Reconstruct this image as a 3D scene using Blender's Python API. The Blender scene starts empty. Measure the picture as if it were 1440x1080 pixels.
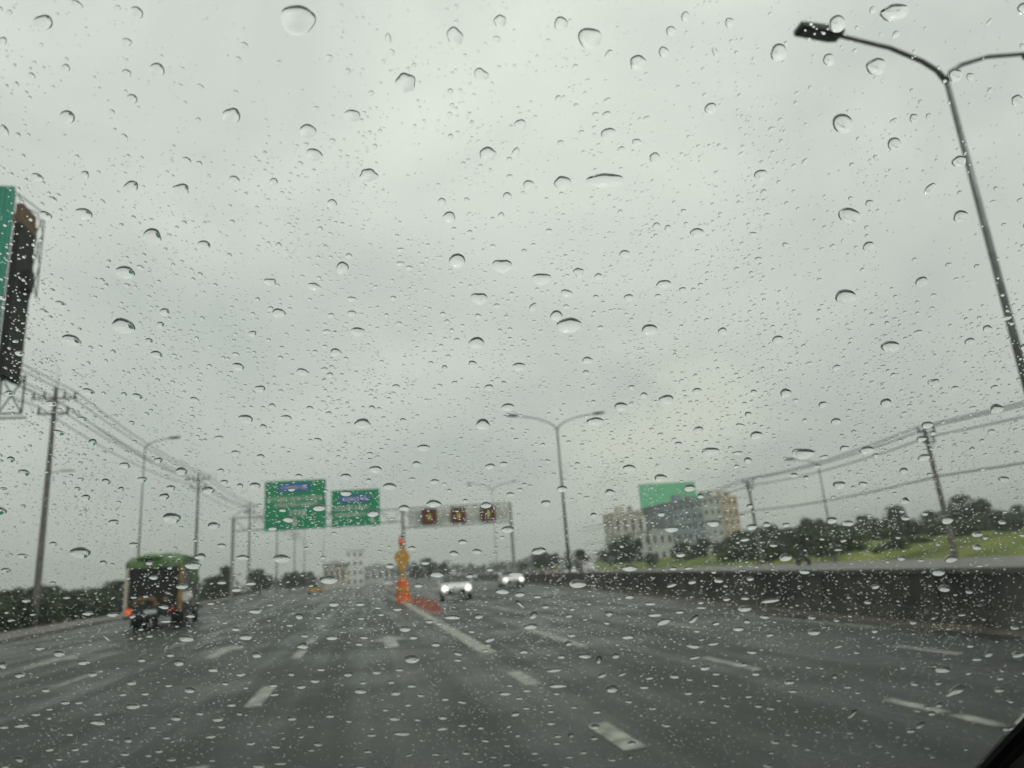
import bpy, bmesh, math, random
from math import radians, sin, cos, pi
from mathutils import Vector, Matrix, noise

random.seed(7)
scene = bpy.context.scene
COL = scene.collection

# ---------------------------------------------------------------- camera
F_PX, CX, CY, EYE = 996.0, 720.0, 540.0, 1.5       # focal length in pixels of the 1440 px wide frame, eye height

def _n(v):
    v = Vector(v); v.normalize(); return v
UPC = _n((440 - CX, -3266 - CY, F_PX))              # world up seen in camera axes (x right, y down, z forward)
FWC = Vector((515 - CX, 815 - CY, F_PX)); FWC -= UPC * FWC.dot(UPC); FWC.normalize()
RTC = FWC.cross(UPC)
if RTC.x < 0: RTC = -RTC
EYEP = Vector((0, 0, EYE))

def ray(px, py):
    d = _n((px - CX, py - CY, F_PX))
    return Vector((d.dot(RTC), d.dot(FWC), d.dot(UPC)))
def at_y(px, py, Y):
    r = ray(px, py); return EYEP + r * (Y / r.y)
def at_x(px, py, X):
    r = ray(px, py); return EYEP + r * (X / r.x)

cam_data = bpy.data.cameras.new('camera')
cam = bpy.data.objects.new('camera', cam_data)
COL.objects.link(cam)
right = Vector((RTC.x, FWC.x, UPC.x)); down = Vector((RTC.y, FWC.y, UPC.y)); fwd = Vector((RTC.z, FWC.z, UPC.z))
m = Matrix.Identity(4)
for i in range(3):
    m[i][0] = right[i]; m[i][1] = -down[i]; m[i][2] = -fwd[i]
m.translation = EYEP
cam.matrix_world = m
cam_data.sensor_width = 36.0
cam_data.lens = F_PX / 1440.0 * 36.0
cam_data.clip_start = 0.01
cam_data.clip_end = 6000
cam_data.dof.use_dof = True
cam_data.dof.focus_distance = 0.155
cam_data.dof.aperture_fstop = 30.0
scene.camera = cam

# ---------------------------------------------------------------- light
world = bpy.data.worlds.new('World')
scene.world = world
world.use_nodes = True
wn, wl = world.node_tree.nodes, world.node_tree.links
wn.clear()
SUN_EL, SUN_ROT = radians(58), radians(150)
out = wn.new('ShaderNodeOutputWorld')
bg = wn.new('ShaderNodeBackground'); bg.inputs['Strength'].default_value = 0.123
sky = wn.new('ShaderNodeTexSky'); sky.sky_type = 'NISHITA'; sky.sun_disc = False
sky.sun_elevation = SUN_EL; sky.sun_rotation = SUN_ROT
tc = wn.new('ShaderNodeTexCoord')
mp = wn.new('ShaderNodeMapping'); mp.inputs['Scale'].default_value = (1.0, 1.0, 1.7); mp.inputs['Location'].default_value = (4.2, 1.3, .6)
nz = wn.new('ShaderNodeTexNoise'); nz.inputs['Scale'].default_value = 2.1; nz.inputs['Detail'].default_value = 4; nz.inputs['Roughness'].default_value = .5
nz.inputs['Distortion'].default_value = .5
cr = wn.new('ShaderNodeValToRGB')
cr.color_ramp.elements[0].position = .34; cr.color_ramp.elements[0].color = (5.75, 6.25, 5.75, 1)
cr.color_ramp.elements[1].position = .70; cr.color_ramp.elements[1].color = (7.9, 8.35, 7.5, 1)
# overcast: brighter towards the zenith
sp = wn.new('ShaderNodeSeparateXYZ')
gr = wn.new('ShaderNodeMapRange'); gr.inputs['From Min'].default_value = -.02; gr.inputs['From Max'].default_value = .75
gr.inputs['To Min'].default_value = .68; gr.inputs['To Max'].default_value = .98
mul = wn.new('ShaderNodeVectorMath'); mul.operation = 'SCALE'
mx = wn.new('ShaderNodeMix'); mx.data_type = 'RGBA'; mx.inputs[0].default_value = .94
wl.new(tc.outputs['Generated'], mp.inputs['Vector']); wl.new(mp.outputs[0], nz.inputs['Vector'])
wl.new(nz.outputs['Fac'], cr.inputs[0]); wl.new(tc.outputs['Generated'], sp.inputs[0]); wl.new(sp.outputs['Z'], gr.inputs['Value'])
wl.new(cr.outputs[0], mul.inputs[0]); wl.new(gr.outputs[0], mul.inputs['Scale'])
wl.new(sky.outputs[0], mx.inputs[6]); wl.new(mul.outputs[0], mx.inputs[7])
# a thinner, yellowish break in the cloud low on the right
dp = wn.new('ShaderNodeVectorMath'); dp.operation = 'DOT_PRODUCT'; dp.inputs[1].default_value = tuple(ray(960, 645))
nm = wn.new('ShaderNodeVectorMath'); nm.operation = 'NORMALIZE'; wl.new(tc.outputs['Generated'], nm.inputs[0]); wl.new(nm.outputs[0], dp.inputs[0])
lr = wn.new('ShaderNodeMapRange'); lr.interpolation_type = 'SMOOTHSTEP'; lr.inputs['From Min'].default_value = .975; lr.inputs['From Max'].default_value = 1.0
lr.inputs['To Min'].default_value = 0; lr.inputs['To Max'].default_value = 1; wl.new(dp.outputs['Value'], lr.inputs['Value'])
n4 = wn.new('ShaderNodeTexNoise'); n4.inputs['Scale'].default_value = 7; n4.inputs['Detail'].default_value = 3; wl.new(mp.outputs[0], n4.inputs['Vector'])
l4 = wn.new('ShaderNodeMapRange'); l4.inputs['From Min'].default_value = .4; l4.inputs['From Max'].default_value = .62; l4.inputs['To Max'].default_value = .5; wl.new(n4.outputs['Fac'], l4.inputs['Value'])
ml = wn.new('ShaderNodeMath'); ml.operation = 'MULTIPLY'; wl.new(lr.outputs[0], ml.inputs[0]); wl.new(l4.outputs[0], ml.inputs[1])
m5 = wn.new('ShaderNodeMix'); m5.data_type = 'RGBA'; wl.new(ml.outputs[0], m5.inputs[0]); wl.new(mx.outputs[2], m5.inputs[6]); m5.inputs[7].default_value = (6.8, 7.1, 5.9, 1)
wl.new(m5.outputs[2], bg.inputs['Color']); wl.new(bg.outputs[0], out.inputs['Surface'])

sl = bpy.data.lights.new('sun', 'SUN'); sl.energy = 1.3; sl.angle = radians(25); sl.color = (1, .97, .9)
sun = bpy.data.objects.new('sun', sl); COL.objects.link(sun)
sun.rotation_euler = (pi / 2 - SUN_EL, 0, pi - SUN_ROT)
scene.view_settings.view_transform = 'Standard'
scene.view_settings.look = 'None'
scene.view_settings.exposure = 0.0
scene.view_settings.gamma = 1.0
scene.cycles.use_denoising = True
scene.cycles.max_bounces = 14
scene.cycles.transmission_bounces = 12
scene.cycles.transparent_max_bounces = 12
scene.cycles.diffuse_bounces = 3
scene.cycles.volume_bounces = 0
scene.cycles.caustics_reflective = False
scene.cycles.caustics_refractive = False

# ---------------------------------------------------------------- materials
def mat(name, color, rough=.7, metal=0., noise_scale=None, amount=.3, color2=None, spec=.5, emit=None, emit_s=0., bump=0., detail=6):
    mt = bpy.data.materials.new(name); mt.use_nodes = True
    nt = mt.node_tree; b = nt.nodes['Principled BSDF']
    b.inputs['Base Color'].default_value = (*color, 1); b.inputs['Roughness'].default_value = rough
    b.inputs['Metallic'].default_value = metal; b.inputs['Specular IOR Level'].default_value = spec
    if noise_scale:
        t = nt.nodes.new('ShaderNodeTexCoord'); n = nt.nodes.new('ShaderNodeTexNoise')
        n.inputs['Scale'].default_value = noise_scale; n.inputs['Detail'].default_value = detail
        r = nt.nodes.new('ShaderNodeValToRGB')
        c2 = color2 or tuple(c * (1 - amount) for c in color)
        r.color_ramp.elements[0].position = .35; r.color_ramp.elements[0].color = (*c2, 1)
        r.color_ramp.elements[1].position = .65; r.color_ramp.elements[1].color = (*color, 1)
        nt.links.new(t.outputs['Object'], n.inputs['Vector']); nt.links.new(n.outputs['Fac'], r.inputs[0])
        nt.links.new(r.outputs[0], b.inputs['Base Color'])
        if bump:
            bp = nt.nodes.new('ShaderNodeBump'); bp.inputs['Strength'].default_value = bump
            nt.links.new(n.outputs['Fac'], bp.inputs['Height']); nt.links.new(bp.outputs[0], b.inputs['Normal'])
    if emit:
        b.inputs['Emission Color'].default_value = (*emit, 1); b.inputs['Emission Strength'].default_value = emit_s
    return mt

M = dict(
    galvpale=mat('weathered_pale_steel', (.34, .35, .33), .6, .2, noise_scale=3, amount=.3),
    concrete=mat('pole_concrete', (.20, .185, .165), .8, noise_scale=3, color2=(.11, .10, .09)),
    galv=mat('galvanised_steel', (.17, .18, .18), .45, .6, noise_scale=4, amount=.35),
    darksteel=mat('dark_steel', (.035, .037, .04), .5, .3, noise_scale=5),
    insul=mat('brown_insulator', (.06, .045, .04), .3),
    wire=mat('cable_black', (.04, .04, .04), .6),
    rubber=mat('rubber', (.02, .02, .02), .8, noise_scale=9),
    glassdark=mat('dark_glass', (.02, .025, .028), .08, spec=.8),
    white=mat('white_paint', (.75, .76, .74), .3, noise_scale=2, amount=.12),
    silver=mat('silver_paint', (.5, .52, .52), .28, .4, noise_scale=2, amount=.1),
    blackcar=mat('dark_paint', (.03, .032, .036), .25, noise_scale=2),
    redcar=mat('dark_red_paint', (.2, .03, .03), .3, noise_scale=2),
    lamp=mat('lit_headlamp', (1, 1, 1), .3, emit=(1, .97, .82), emit_s=1.6),
    lampdim=mat('lit_headlamp_low', (1, 1, 1), .3, emit=(1, .97, .85), emit_s=1.8),
    amber=mat('lit_tail_lamp', (.8, .15, .03), .3, emit=(1, .16, .02), emit_s=.4),
    redlens=mat('red_lens', (.35, .03, .02), .25, noise_scale=6),
    signgreen=mat('sign_green', (.004, .30, .135), .45, noise_scale=1.5, amount=.12),
    signblue=mat('sign_blue', (.05, .13, .50), .45, noise_scale=3, amount=.2),
    signwhite=mat('sign_white', (.62, .68, .6), .5, noise_scale=3, amount=.2),
    mint=mat('mint_green_sheet', (.15, .56, .30), .6, noise_scale=.4, amount=.12),
    teal=mat('teal_sheet', (.035, .34, .24), .5, noise_scale=.5, amount=.2),
    tarp=mat('green_tarp', (.12, .20, .08), .7, noise_scale=2.2, color2=(.035, .10, .03)),
    yellow=mat('yellow_paint', (.62, .33, .04), .5, noise_scale=5, amount=.25),
    orange=mat('orange_plastic', (.8, .17, .015), .5, noise_scale=6, amount=.25),
    redplast=mat('faded_red_plastic', (.42, .15, .09), .6, noise_scale=6, amount=.25),
    brown=mat('weathered_board', (.17, .11, .06), .8, noise_scale=3),
    black=mat('matte_black', (.012, .012, .013), .8, noise_scale=3),
    cream=mat('cream_render', (.55, .50, .42), .8, noise_scale=.3, amount=.15),
    tan=mat('tan_render', (.55, .45, .31), .8, noise_scale=.3, amount=.12),
    grey=mat('grey_render', (.48, .50, .48), .8, noise_scale=.3, amount=.15),
    bluegrey=mat('blue_grey_cladding', (.28, .33, .37), .5, noise_scale=.4, amount=.45),
    whitewall=mat('white_render', (.80, .81, .78), .8, noise_scale=.4, amount=.1),
    bark=mat('bark', (.09, .07, .05), .9, noise_scale=5),
    panel_red=mat('signal_red', (.17, .045, .035), .6, noise_scale=2.5, color2=(.06, .03, .025)),
    panel_led=mat('signal_led', (.3, .35, .03), .4, emit=(.7, .8, .12), emit_s=.30),
    trim=mat('cabin_grey_plastic', (.16, .16, .15), .75, noise_scale=60, amount=.1),
    cabin=mat('cabin_dark_plastic', (.028, .028, .028), .8, noise_scale=40),
    carskin=mat('bonnet_paint', (.010, .011, .012), .6, spec=.15, noise_scale=3),
    bead=mat('frit_black', (.004, .004, .004), .6),
)

def leafmat(name, a, b_):
    mt = mat(name, a, .6, noise_scale=.45, color2=b_, spec=.3, detail=3)
    return mt
LEAF = [leafmat('leaf_dark', (.045, .075, .025), (.018, .034, .012)), leafmat('leaf_mid', (.085, .12, .03), (.028, .048, .015)),
        leafmat('leaf_light', (.095, .14, .035), (.04, .07, .02)), leafmat('leaf_grey', (.06, .072, .05), (.03, .038, .026))]

def road_mat(name, base, rough_lo, rough_hi, tint=None):
    mt = bpy.data.materials.new(name); mt.use_nodes = True
    nt = mt.node_tree; N = nt.nodes; L = nt.links; b = N['Principled BSDF']; b.inputs['Specular IOR Level'].default_value = .30
    t = N.new('ShaderNodeTexCoord')
    m1 = N.new('ShaderNodeMapping'); m1.inputs['Scale'].default_value = (1.4, .03, 1)      # tyre lanes and seams run along the road
    n1 = N.new('ShaderNodeTexNoise'); n1.inputs['Scale'].default_value = 1; n1.inputs['Detail'].default_value = 3
    n2 = N.new('ShaderNodeTexNoise'); n2.inputs['Scale'].default_value = .35; n2.inputs['Detail'].default_value = 6
    n3 = N.new('ShaderNodeTexNoise'); n3.inputs['Scale'].default_value = 60; n3.inputs['Detail'].default_value = 2
    L.new(t.outputs['Object'], m1.inputs[0]); L.new(m1.outputs[0], n1.inputs['Vector'])
    L.new(t.outputs['Object'], n2.inputs['Vector']); L.new(t.outputs['Object'], n3.inputs['Vector'])
    a = N.new('ShaderNodeMath'); a.operation = 'ADD'; L.new(n1.outputs['Fac'], a.inputs[0]); L.new(n2.outputs['Fac'], a.inputs[1])
    r = N.new('ShaderNodeValToRGB')
    r.color_ramp.elements[0].position = .43; r.color_ramp.elements[0].color = (*[c * .55 for c in base], 1)
    r.color_ramp.elements[1].position = .60; r.color_ramp.elements[1].color = (*[c * 1.7 for c in base], 1)
    h = N.new('ShaderNodeMath'); h.operation = 'MULTIPLY'; h.inputs[1].default_value = .5
    L.new(a.outputs[0], h.inputs[0]); L.new(h.outputs[0], r.inputs[0])
    L.new(r.outputs[0], b.inputs['Base Color'])
    mr = N.new('ShaderNodeMapRange'); mr.inputs['From Min'].default_value = .42; mr.inputs['From Max'].default_value = .60
    mr.inputs['To Min'].default_value = rough_lo; mr.inputs['To Max'].default_value = rough_hi
    L.new(h.outputs[0], mr.inputs['Value']); L.new(mr.outputs[0], b.inputs['Roughness'])
    bp = N.new('ShaderNodeBump'); bp.inputs['Strength'].default_value = .25; bp.inputs['Distance'].default_value = .02
    L.new(n3.outputs['Fac'], bp.inputs['Height']); L.new(bp.outputs[0], b.inputs['Normal'])
    return mt
M['asphalt'] = road_mat('wet_asphalt', (.024, .027, .025), .24, .66)
M['asphalt2'] = road_mat('wet_asphalt_pale', (.12, .12, .11), .35, .6)
M['pave'] = road_mat('wet_pavement', (.13, .12, .10), .45, .7)
M['lines'] = mat('worn_road_paint', (.38, .39, .33), .5, noise_scale=4, color2=(.12, .13, .115))
M['redline'] = mat('mottled_red_patch', (.28, .06, .04), .5, noise_scale=5, color2=(.12, .05, .045))
M['soil'] = mat('wet_soil', (.09, .07, .045), .7, noise_scale=1.2, color2=(.045, .04, .03))
M['grass'] = mat('rough_grass', (.085, .11, .03), .9, noise_scale=.25, color2=(.05, .055, .02), spec=.1)
M['bank'] = mat('bright_grass', (.19, .22, .05), .9, noise_scale=.16, color2=(.055, .075, .025), spec=.1)
M['wallconc'] = mat('stained_wall_concrete', (.080, .077, .070), .75, noise_scale=.8, color2=(.018, .017, .016), bump=.3)
M['wallcap'] = mat('wall_cap_concrete', (.12, .115, .10), .7, noise_scale=2, amount=.35)

# ---------------------------------------------------------------- mesh helpers
def tag(o, label=None, cat=None, group=None, kind=None):
    if label: o['label'] = label
    if cat: o['category'] = cat
    if group: o['group'] = group
    if kind: o['kind'] = kind
    return o
def empty(name, loc=(0, 0, 0), rz=0):
    o = bpy.data.objects.new(name, None); COL.objects.link(o); o.location = loc; o.rotation_euler = (0, 0, rz)
    o.empty_display_size = .2
    return o

class MB:
    def __init__(s): s.v = []; s.f = []; s.smooth = False
    def box(s, x0, x1, y0, y1, z0, z1):
        n = len(s.v)
        s.v += [(x, y, z) for z in (z0, z1) for y in (y0, y1) for x in (x0, x1)]
        s.f += [[n + i for i in q] for q in ((0, 2, 3, 1), (4, 5, 7, 6), (0, 1, 5, 4), (2, 6, 7, 3), (0, 4, 6, 2), (1, 3, 7, 5))]
        return s
    def tube(s, pts, r, n=8, closed=True):
        pts = [Vector(p) for p in pts]
        rs = r if isinstance(r, (list, tuple)) else [r] * len(pts)
        base = len(s.v); prev = None
        for i, p in enumerate(pts):
            d = (pts[min(i + 1, len(pts) - 1)] - pts[max(i - 1, 0)]).normalized()
            ref = Vector((0, 0, 1)) if abs(d.z) < .9 else Vector((1, 0, 0))
            a = d.cross(ref).normalized() if prev is None else (prev - d * prev.dot(d)).normalized()
            prev = a; b = d.cross(a)
            for k in range(n):
                t = 2 * pi * k / n
                s.v.append(tuple(p + (a * cos(t) + b * sin(t)) * rs[i]))
        for i in range(len(pts) - 1):
            for k in range(n):
                a0 = base + i * n + k; a1 = base + i * n + (k + 1) % n
                s.f.append([a0, a1, a1 + n, a0 + n])
        if closed:
            s.f.append([base + k for k in range(n)][::-1]); e = base + (len(pts) - 1) * n
            s.f.append([e + k for k in range(n)])
        return s
    def lathe(s, prof, n=16, c=(0, 0, 0)):
        base = len(s.v)
        for (r, z) in prof:
            for k in range(n):
                t = 2 * pi * k / n; s.v.append((c[0] + r * cos(t), c[1] + r * sin(t), c[2] + z))
        for i in range(len(prof) - 1):
            for k in range(n):
                a0 = base + i * n + k; a1 = base + i * n + (k + 1) % n
                s.f.append([a0, a1, a1 + n, a0 + n])
        s.f.append([base + k for k in range(n)][::-1]); e = base + (len(prof) - 1) * n
        s.f.append([e + k for k in range(n)])
        return s
    def prism(s, poly, axis, a, b):
        """poly of 2D points extruded along axis ('x','y','z') from a to b"""
        n = len(poly); base = len(s.v)
        for q in (a, b):
            for (u, w) in poly:
                s.v.append((q, u, w) if axis == 'x' else (u, q, w) if axis == 'y' else (u, w, q))
        s.f.append([base + i for i in range(n)]); s.f.append([base + n + i for i in range(n)][::-1])
        for i in range(n):
            j = (i + 1) % n; s.f.append([base + i, base + n + i, base + n + j, base + j])
        return s
    def build(s, name, m_, parent=None, bevel=0, smooth=False, loc=None):
        me = bpy.data.meshes.new(name); me.from_pydata([tuple(v) for v in s.v], [], s.f); me.update()
        bm = bmesh.new(); bm.from_mesh(me); bmesh.ops.recalc_face_normals(bm, faces=bm.faces)
        if bevel:
            es = [e for e in bm.edges if len(e.link_faces) == 2 and e.calc_face_angle(0) > .6]
            bmesh.ops.bevel(bm, geom=es, offset=bevel, segments=2, affect='EDGES', clamp_overlap=True)
        bm.to_mesh(me); bm.free()
        me.materials.append(m_)
        if smooth:
            for p in me.polygons: p.use_smooth = True
        o = bpy.data.objects.new(name, me); COL.objects.link(o)
        if parent: o.parent = parent
        if loc: o.location = loc
        return o
def kids(o): return [c for c in bpy.data.objects if c.parent == o]
def copy_tree(o, parent=None, ch=None):
    c = o.copy(); COL.objects.link(c); c.parent = parent
    for k in kids(o): copy_tree(k, c)
    return c

def interp(poly, y):
    for (x0, y0), (x1, y1) in zip(poly, poly[1:]):
        if y0 <= y <= y1: return x0 + (x1 - x0) * (y - y0) / (y1 - y0)
    return poly[0][0] if y < poly[0][1] else poly[-1][0]
# ---------------------------------------------------------------- ground, roads
KERB = [(-13.6, -40), (-13.8, 10), (-15.2, 35), (-17.6, 61), (-20.3, 105), (-25, 200), (-38, 500), (-60, 1200)]
WALL = [(10.0, -40), (10.1, 4), (10.2, 10), (10.5, 15), (12.0, 27), (15.0, 57), (19, 110), (24, 200), (36, 420)]
def ys(a, b, step):
    n = max(1, int((b - a) / step)); return [a + (b - a) * i / n for i in range(n + 1)]
def strip(name, left, right, yy, z, m_, kind='structure'):
    s = MB()
    for y in yy:
        s.v.append((left(y), y, z)); s.v.append((right(y), y, z))
    for i in range(len(yy) - 1): s.f.append([2 * i, 2 * i + 1, 2 * i + 3, 2 * i + 2])
    o = s.build(name, m_); o['kind'] = kind; return o
YY = ys(-40, 60, 5) + ys(70, 200, 10) + [300, 420, 800, 1200]
g = MB(); g.v = [(-3000, -600, -.13), (3000, -600, -.13), (3000, 4500, -.13), (-3000, 4500, -.13)]; g.f = [[0, 1, 2, 3]]
tag(g.build('ground', M['grass']), kind='structure')
strip('road', lambda y: interp(KERB, y), lambda y: interp(WALL, y) + .4, YY, 0, M['asphalt'])
# pavement with a kerb step on the left
s = MB()
for y in YY:
    k = interp(KERB, y)
    s.v += [(k, y, -.1), (k, y, .13), (k - .02, y, .15), (k - 3.4, y, .15), (k - 3.4, y, -.14)]
for i in range(len(YY) - 1):
    for j in range(4): s.f.append([5 * i + j, 5 * i + j + 1, 5 * i + 5 + j + 1, 5 * i + 5 + j])
tag(s.build('pavement', M['pave']), kind='structure')
strip('verge', lambda y: interp(KERB, y) - 40, lambda y: interp(KERB, y) - 3.35, YY, .02, M['soil'])
strip('opposite_road', lambda y: interp(WALL, y) + 1.0, lambda y: interp(WALL, y) + 29, YY, -.02, M['asphalt2'])
strip('dirt_strip', lambda y: interp(WALL, y) - .75 - .25 * noise.noise(Vector((0, y * .25, 0))), lambda y: interp(WALL, y), ys(-40, 60, 1) + ys(62, 200, 6), .006, M['soil'])

# grassy bank on the far right
s = MB(); yy = ys(-40, 400, 10); offs = [29, 31, 36, 44, 58, 90, 160, 400]; zz = [-.02, .25, .9, 1.5, 2.0, 2.3, 2.4, 2.0]
for y in yy:
    for o_, z_ in zip(offs, zz):
        s.v.append((interp(WALL, y) + o_, y, z_ + .35 * noise.noise(Vector((o_ * .08, y * .05, 1))) * (o_ > 30)))
n_ = len(offs)
for i in range(len(yy) - 1):
    for j in range(n_ - 1): s.f.append([n_ * i + j, n_ * i + j + 1, n_ * i + n_ + j + 1, n_ * i + n_ + j])
tag(s.build('grass_bank', M['bank'], smooth=True), kind='structure')

# island where the carriageways part
s = MB(); yy = ys(66, 400, 12)
for y in yy:
    w = .35 + (y - 66) * .012
    c = 2.9 + (y - 66) * .006
    s.v += [(c - w, y, -.01), (c - w, y, .15), (c + w, y, .15), (c + w, y, -.01)]
for i in range(len(yy) - 1):
    for j in range(3): s.f.append([4 * i + j, 4 * i + j + 1, 4 * i + 4 + j + 1, 4 * i + 4 + j])
s.f.append([0, 1, 2, 3])
tag(s.build('traffic_island', M['pave']), kind='structure')

# ---------------------------------------------------------------- painted markings
z = .005
def quad(s, x0, x1, y0, y1, skew=0):
    n = len(s.v); s.v += [(x0, y0, z), (x1, y0, z), (x1 + skew, y1, z), (x0 + skew, y1, z)]; s.f.append([n, n + 1, n + 2, n + 3])
mk = MB()
for (x, starts, ln, w) in ((-1.5, [5.2, 10.6, 16.6, 20.3], None, .22), (2.15, [3.4, 6.1, 9.9], None, .22), (5.0, [1.8, 5.35, 5.95, 9.1], None, .15), (7.65, [3, 8.6], None, .14)):
    lens = {-1.5: [2.2, 1.9, 1.9, 1.6], 2.15: [.5, 1.1, 1.4], 5.0: [1.2, .5, .75, 1.6], 7.65: [1, 1.25]}[x]
    for y0, l in zip(starts, lens): quad(mk, x - w / 2, x + w / 2, y0, y0 + l)
for x in (-1.6, -5.3, -9.0):
    y = 26
    while y < 240: quad(mk, x - .08, x + .08, y, y + 3); y += 9
for y in (15.4, 23.5): quad(mk, -5.75, -5.6, y, y + 2.6)
quad(mk, 3.9, 4.1, 13.6, 18.8); 
for y in (28, 37, 46, 58, 70, 90): quad(mk, 5.2 + (y - 28) * .05, 5.33 + (y - 28) * .05, y, y + 3, .15)
for y in (14.6, 26, 36, 50): quad(mk, 6.8 + (y - 14.6) * .06, 6.93 + (y - 14.6) * .06, y, y + 2.6, .15)
quad(mk, 2.10, 2.42, 14, 52)
o = mk.build('lane_markings', M['lines']); o['kind'] = 'structure'
mk = MB()   # edge lines
def edge(fn, yy, w):
    for a, b in zip(yy, yy[1:]):
        n = len(mk.v); mk.v += [(fn(a), a, z), (fn(a) + w, a, z), (fn(b) + w, b, z), (fn(b), b, z)]; mk.f.append([n, n + 1, n + 2, n + 3])
edge(lambda y: interp(KERB, y) + 1.1, ys(14, 120, 4), .14)
edge(lambda y: 9.05, ys(11.8, 17, 1.3), .11)
edge(lambda y: interp(WALL, y) - 1.2, ys(24, 120, 6), .12)
edge(lambda y: 2.4 + (y - 52) * .012, ys(52, 66, 3), .2)
o = mk.build('edge_lines', M['lines']); o['kind'] = 'structure'
mk = MB()   # lane arrows
def arrow(x, y, s_=1.0):
    n = len(mk.v); P = [(-.12, 0), (.12, 0), (.12, 2.0), (.42, 2.0), (0, 3.4), (-.42, 2.0), (-.12, 2.0)]
    mk.v += [(x + px * s_ * 1.3, y + py * s_, z + .004) for px, py in P]; mk.f.append(list(range(n, n + 7)))
arrow(-8.2, 20.3); arrow(-3.6, 18.6); arrow(.55, 17.0, 1.0)
o = mk.build('lane_arrows', M['lines']); o['kind'] = 'structure'
mk = MB(); 
n = 0; mk.v = [(2.46, 30, z + .004), (3.0, 30, z + .004), (3.5, 48, z + .004), (2.5, 48, z + .004)]; mk.f = [[0, 1, 2, 3]]
o = mk.build('red_road_patch', M['redline']); o['kind'] = 'structure'  # flat red patch along the solid line, mottled in two reds

# ---------------------------------------------------------------- median wall
def wall_mesh(name, y0, y1, prof, m_, parent, st=2.0):
    s = MB(); yy = ys(y0, y1, st); k = len(prof)
    for y in yy:
        for (dx, z_) in prof: s.v.append((interp(WALL, y) + dx, y, z_))
    for i in range(len(yy) - 1):
        for j in range(k): s.f.append([k * i + j, k * i + (j + 1) % k, k * i + k + (j + 1) % k, k * i + k + j])
    s.f.append(list(range(k))); e = (len(yy) - 1) * k; s.f.append([e + j for j in range(k)])
    return s.build(name, m_, parent)
w = empty('median_wall', (0, 0, 0))
tag(w, 'long dark rain stained concrete wall along the right edge of the road', 'wall')
wall_mesh('wall', -30, 150, [(0, -.1), (.16, .25), (.22, .86), (.62, .86), (.7, .25), (.9, -.1)], M['wallconc'], w)
wall_mesh('coping', -30, 150, [(.17, .862), (.17, .95), (.67, .95), (.67, .862)], M['wallcap'], w)
s = MB()
for y in ys(-4, 120, 4):
    x = interp(WALL, y); s.prism([(x + .135, .03), (x + .20, .03), (x + .235, .84), (x + .205, .84)], 'y', y, y + .05)
s.build('joint', M['black'], w)
# ---------------------------------------------------------------- power poles
def power_pole(name, X, Y, H, lean=0, style='left', label='', group=''):
    r = empty(name, (X, Y, 0)); tag(r, label, 'power pole', group)
    s = MB(); s.tube([(0, 0, -.2), (0, 0, H * .5), (0, 0, H)], [.23, .18, .13], 10); s.build('pole', M['concrete'], r)
    arms = [(H - .9, 2.9), (H - 2.0, 2.0)] if style == 'left' else [(H - .35, 1.5), (H - 1.1, 1.1)]
    for (za, wa) in arms:
        a = MB().box(-wa / 2, wa / 2, -.06 - .16, -.16 + .04, za, za + .12)
        a.tube([(-wa * .32, -.17, za), (0, -.17, za - .6)], .02, 5); a.tube([(wa * .32, -.17, za), (0, -.17, za - .6)], .02, 5)
        ar = a.build('crossarm', M['galv'], r)
        xs = (-.45, -.22, .22, .45) if wa > 2.5 else (-.45, .45) if wa > 1.4 else (-.4, .4)
        for q in xs:
            MB().lathe([(.05, 0), (.10, .05), (.05, .1), (.10, .16), (.05, .21), (.10, .27), (.05, .33), (.04, .42)], 8, (q * wa, -.17, za + .12)).build('insulator', M['insul'], r)
    if style == 'left':
        MB().tube([(0, 0, H - .05), (0, 0, H + 1.5)], [.05, .03], 6).build('lightning_rod', M['whitewall'], r)
    return r
left_poles = []
for i, (Y, H, lab) in enumerate([(53.7, 16.2, 'tall tapering concrete power pole nearest on the left, with white rod on top'),
                                 (98.8, 16.6, 'concrete power pole rising behind the green truck'),
                                 (142, 17.2, 'concrete power pole just left of the larger green road sign'),
                                 (185, 17.4, 'distant concrete power pole half hidden behind the larger green road sign'),
                                 (230, 17.4, 'farthest concrete power pole seen below the smaller green road sign')]):
    left_poles.append((power_pole('power_pole', -21.2, Y, H, label=lab, group='power poles along the left verge'), Y, H))
# luminaire fixed on the first pole
o = empty('pole_lamp', (-21.2, 53.7, 10.0)); tag(o, 'white street light on a short arm halfway up the nearest left power pole', 'street light')
MB().tube([(0, -.2, 0), (.5, -.25, .15), (.9, -.3, .2)], .03, 6).build('arm', M['galv'], o)
MB().prism([(.85, .14), (1.7, .16), (1.75, .24), (1.5, .32), (.85, .28)], 'y', -.42, -.18).build('lamp_head', M['whitewall'], o, bevel=.02)
# wires, each one a thing
def wire(p0, p1, sag, r, lab, grp, n=14):
    p0, p1 = Vector(p0), Vector(p1)
    pts = [p0.lerp(p1, i / n) - Vector((0, 0, 4 * sag * (i / n) * (1 - i / n))) for i in range(n + 1)]
    s = MB(); s.tube(pts, r, 5); return pts, s
def wire_run(stations, sag, r, lab, grp):
    s = MB()
    for a, b in zip(stations, stations[1:]):
        pts, t = wire(a, b, sag, r, lab, grp)
        n = len(s.v); s.v += t.v; s.f += [[q + n for q in f] for f in t.f]
    tag(s.build('power_line', M['wire'], None), lab, 'power line', grp)
ord_ = ['outer left', 'inner left', 'inner right', 'outer right']
for j, q in enumerate((-1.3, -.64, .64, 1.3)):
    st = [(-21.2 + q, 10, 15.9)] + [(-21.2 + q, Y - .17, H - .35) for _, Y, H in left_poles] + [(-21.2 + q, 275, 17)]
    wire_run(st, .7, .035, 'black cable strung on the ' + ord_[j] + ' insulators of the left poles\' upper crossarms', 'cables strung along the left power poles')
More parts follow.
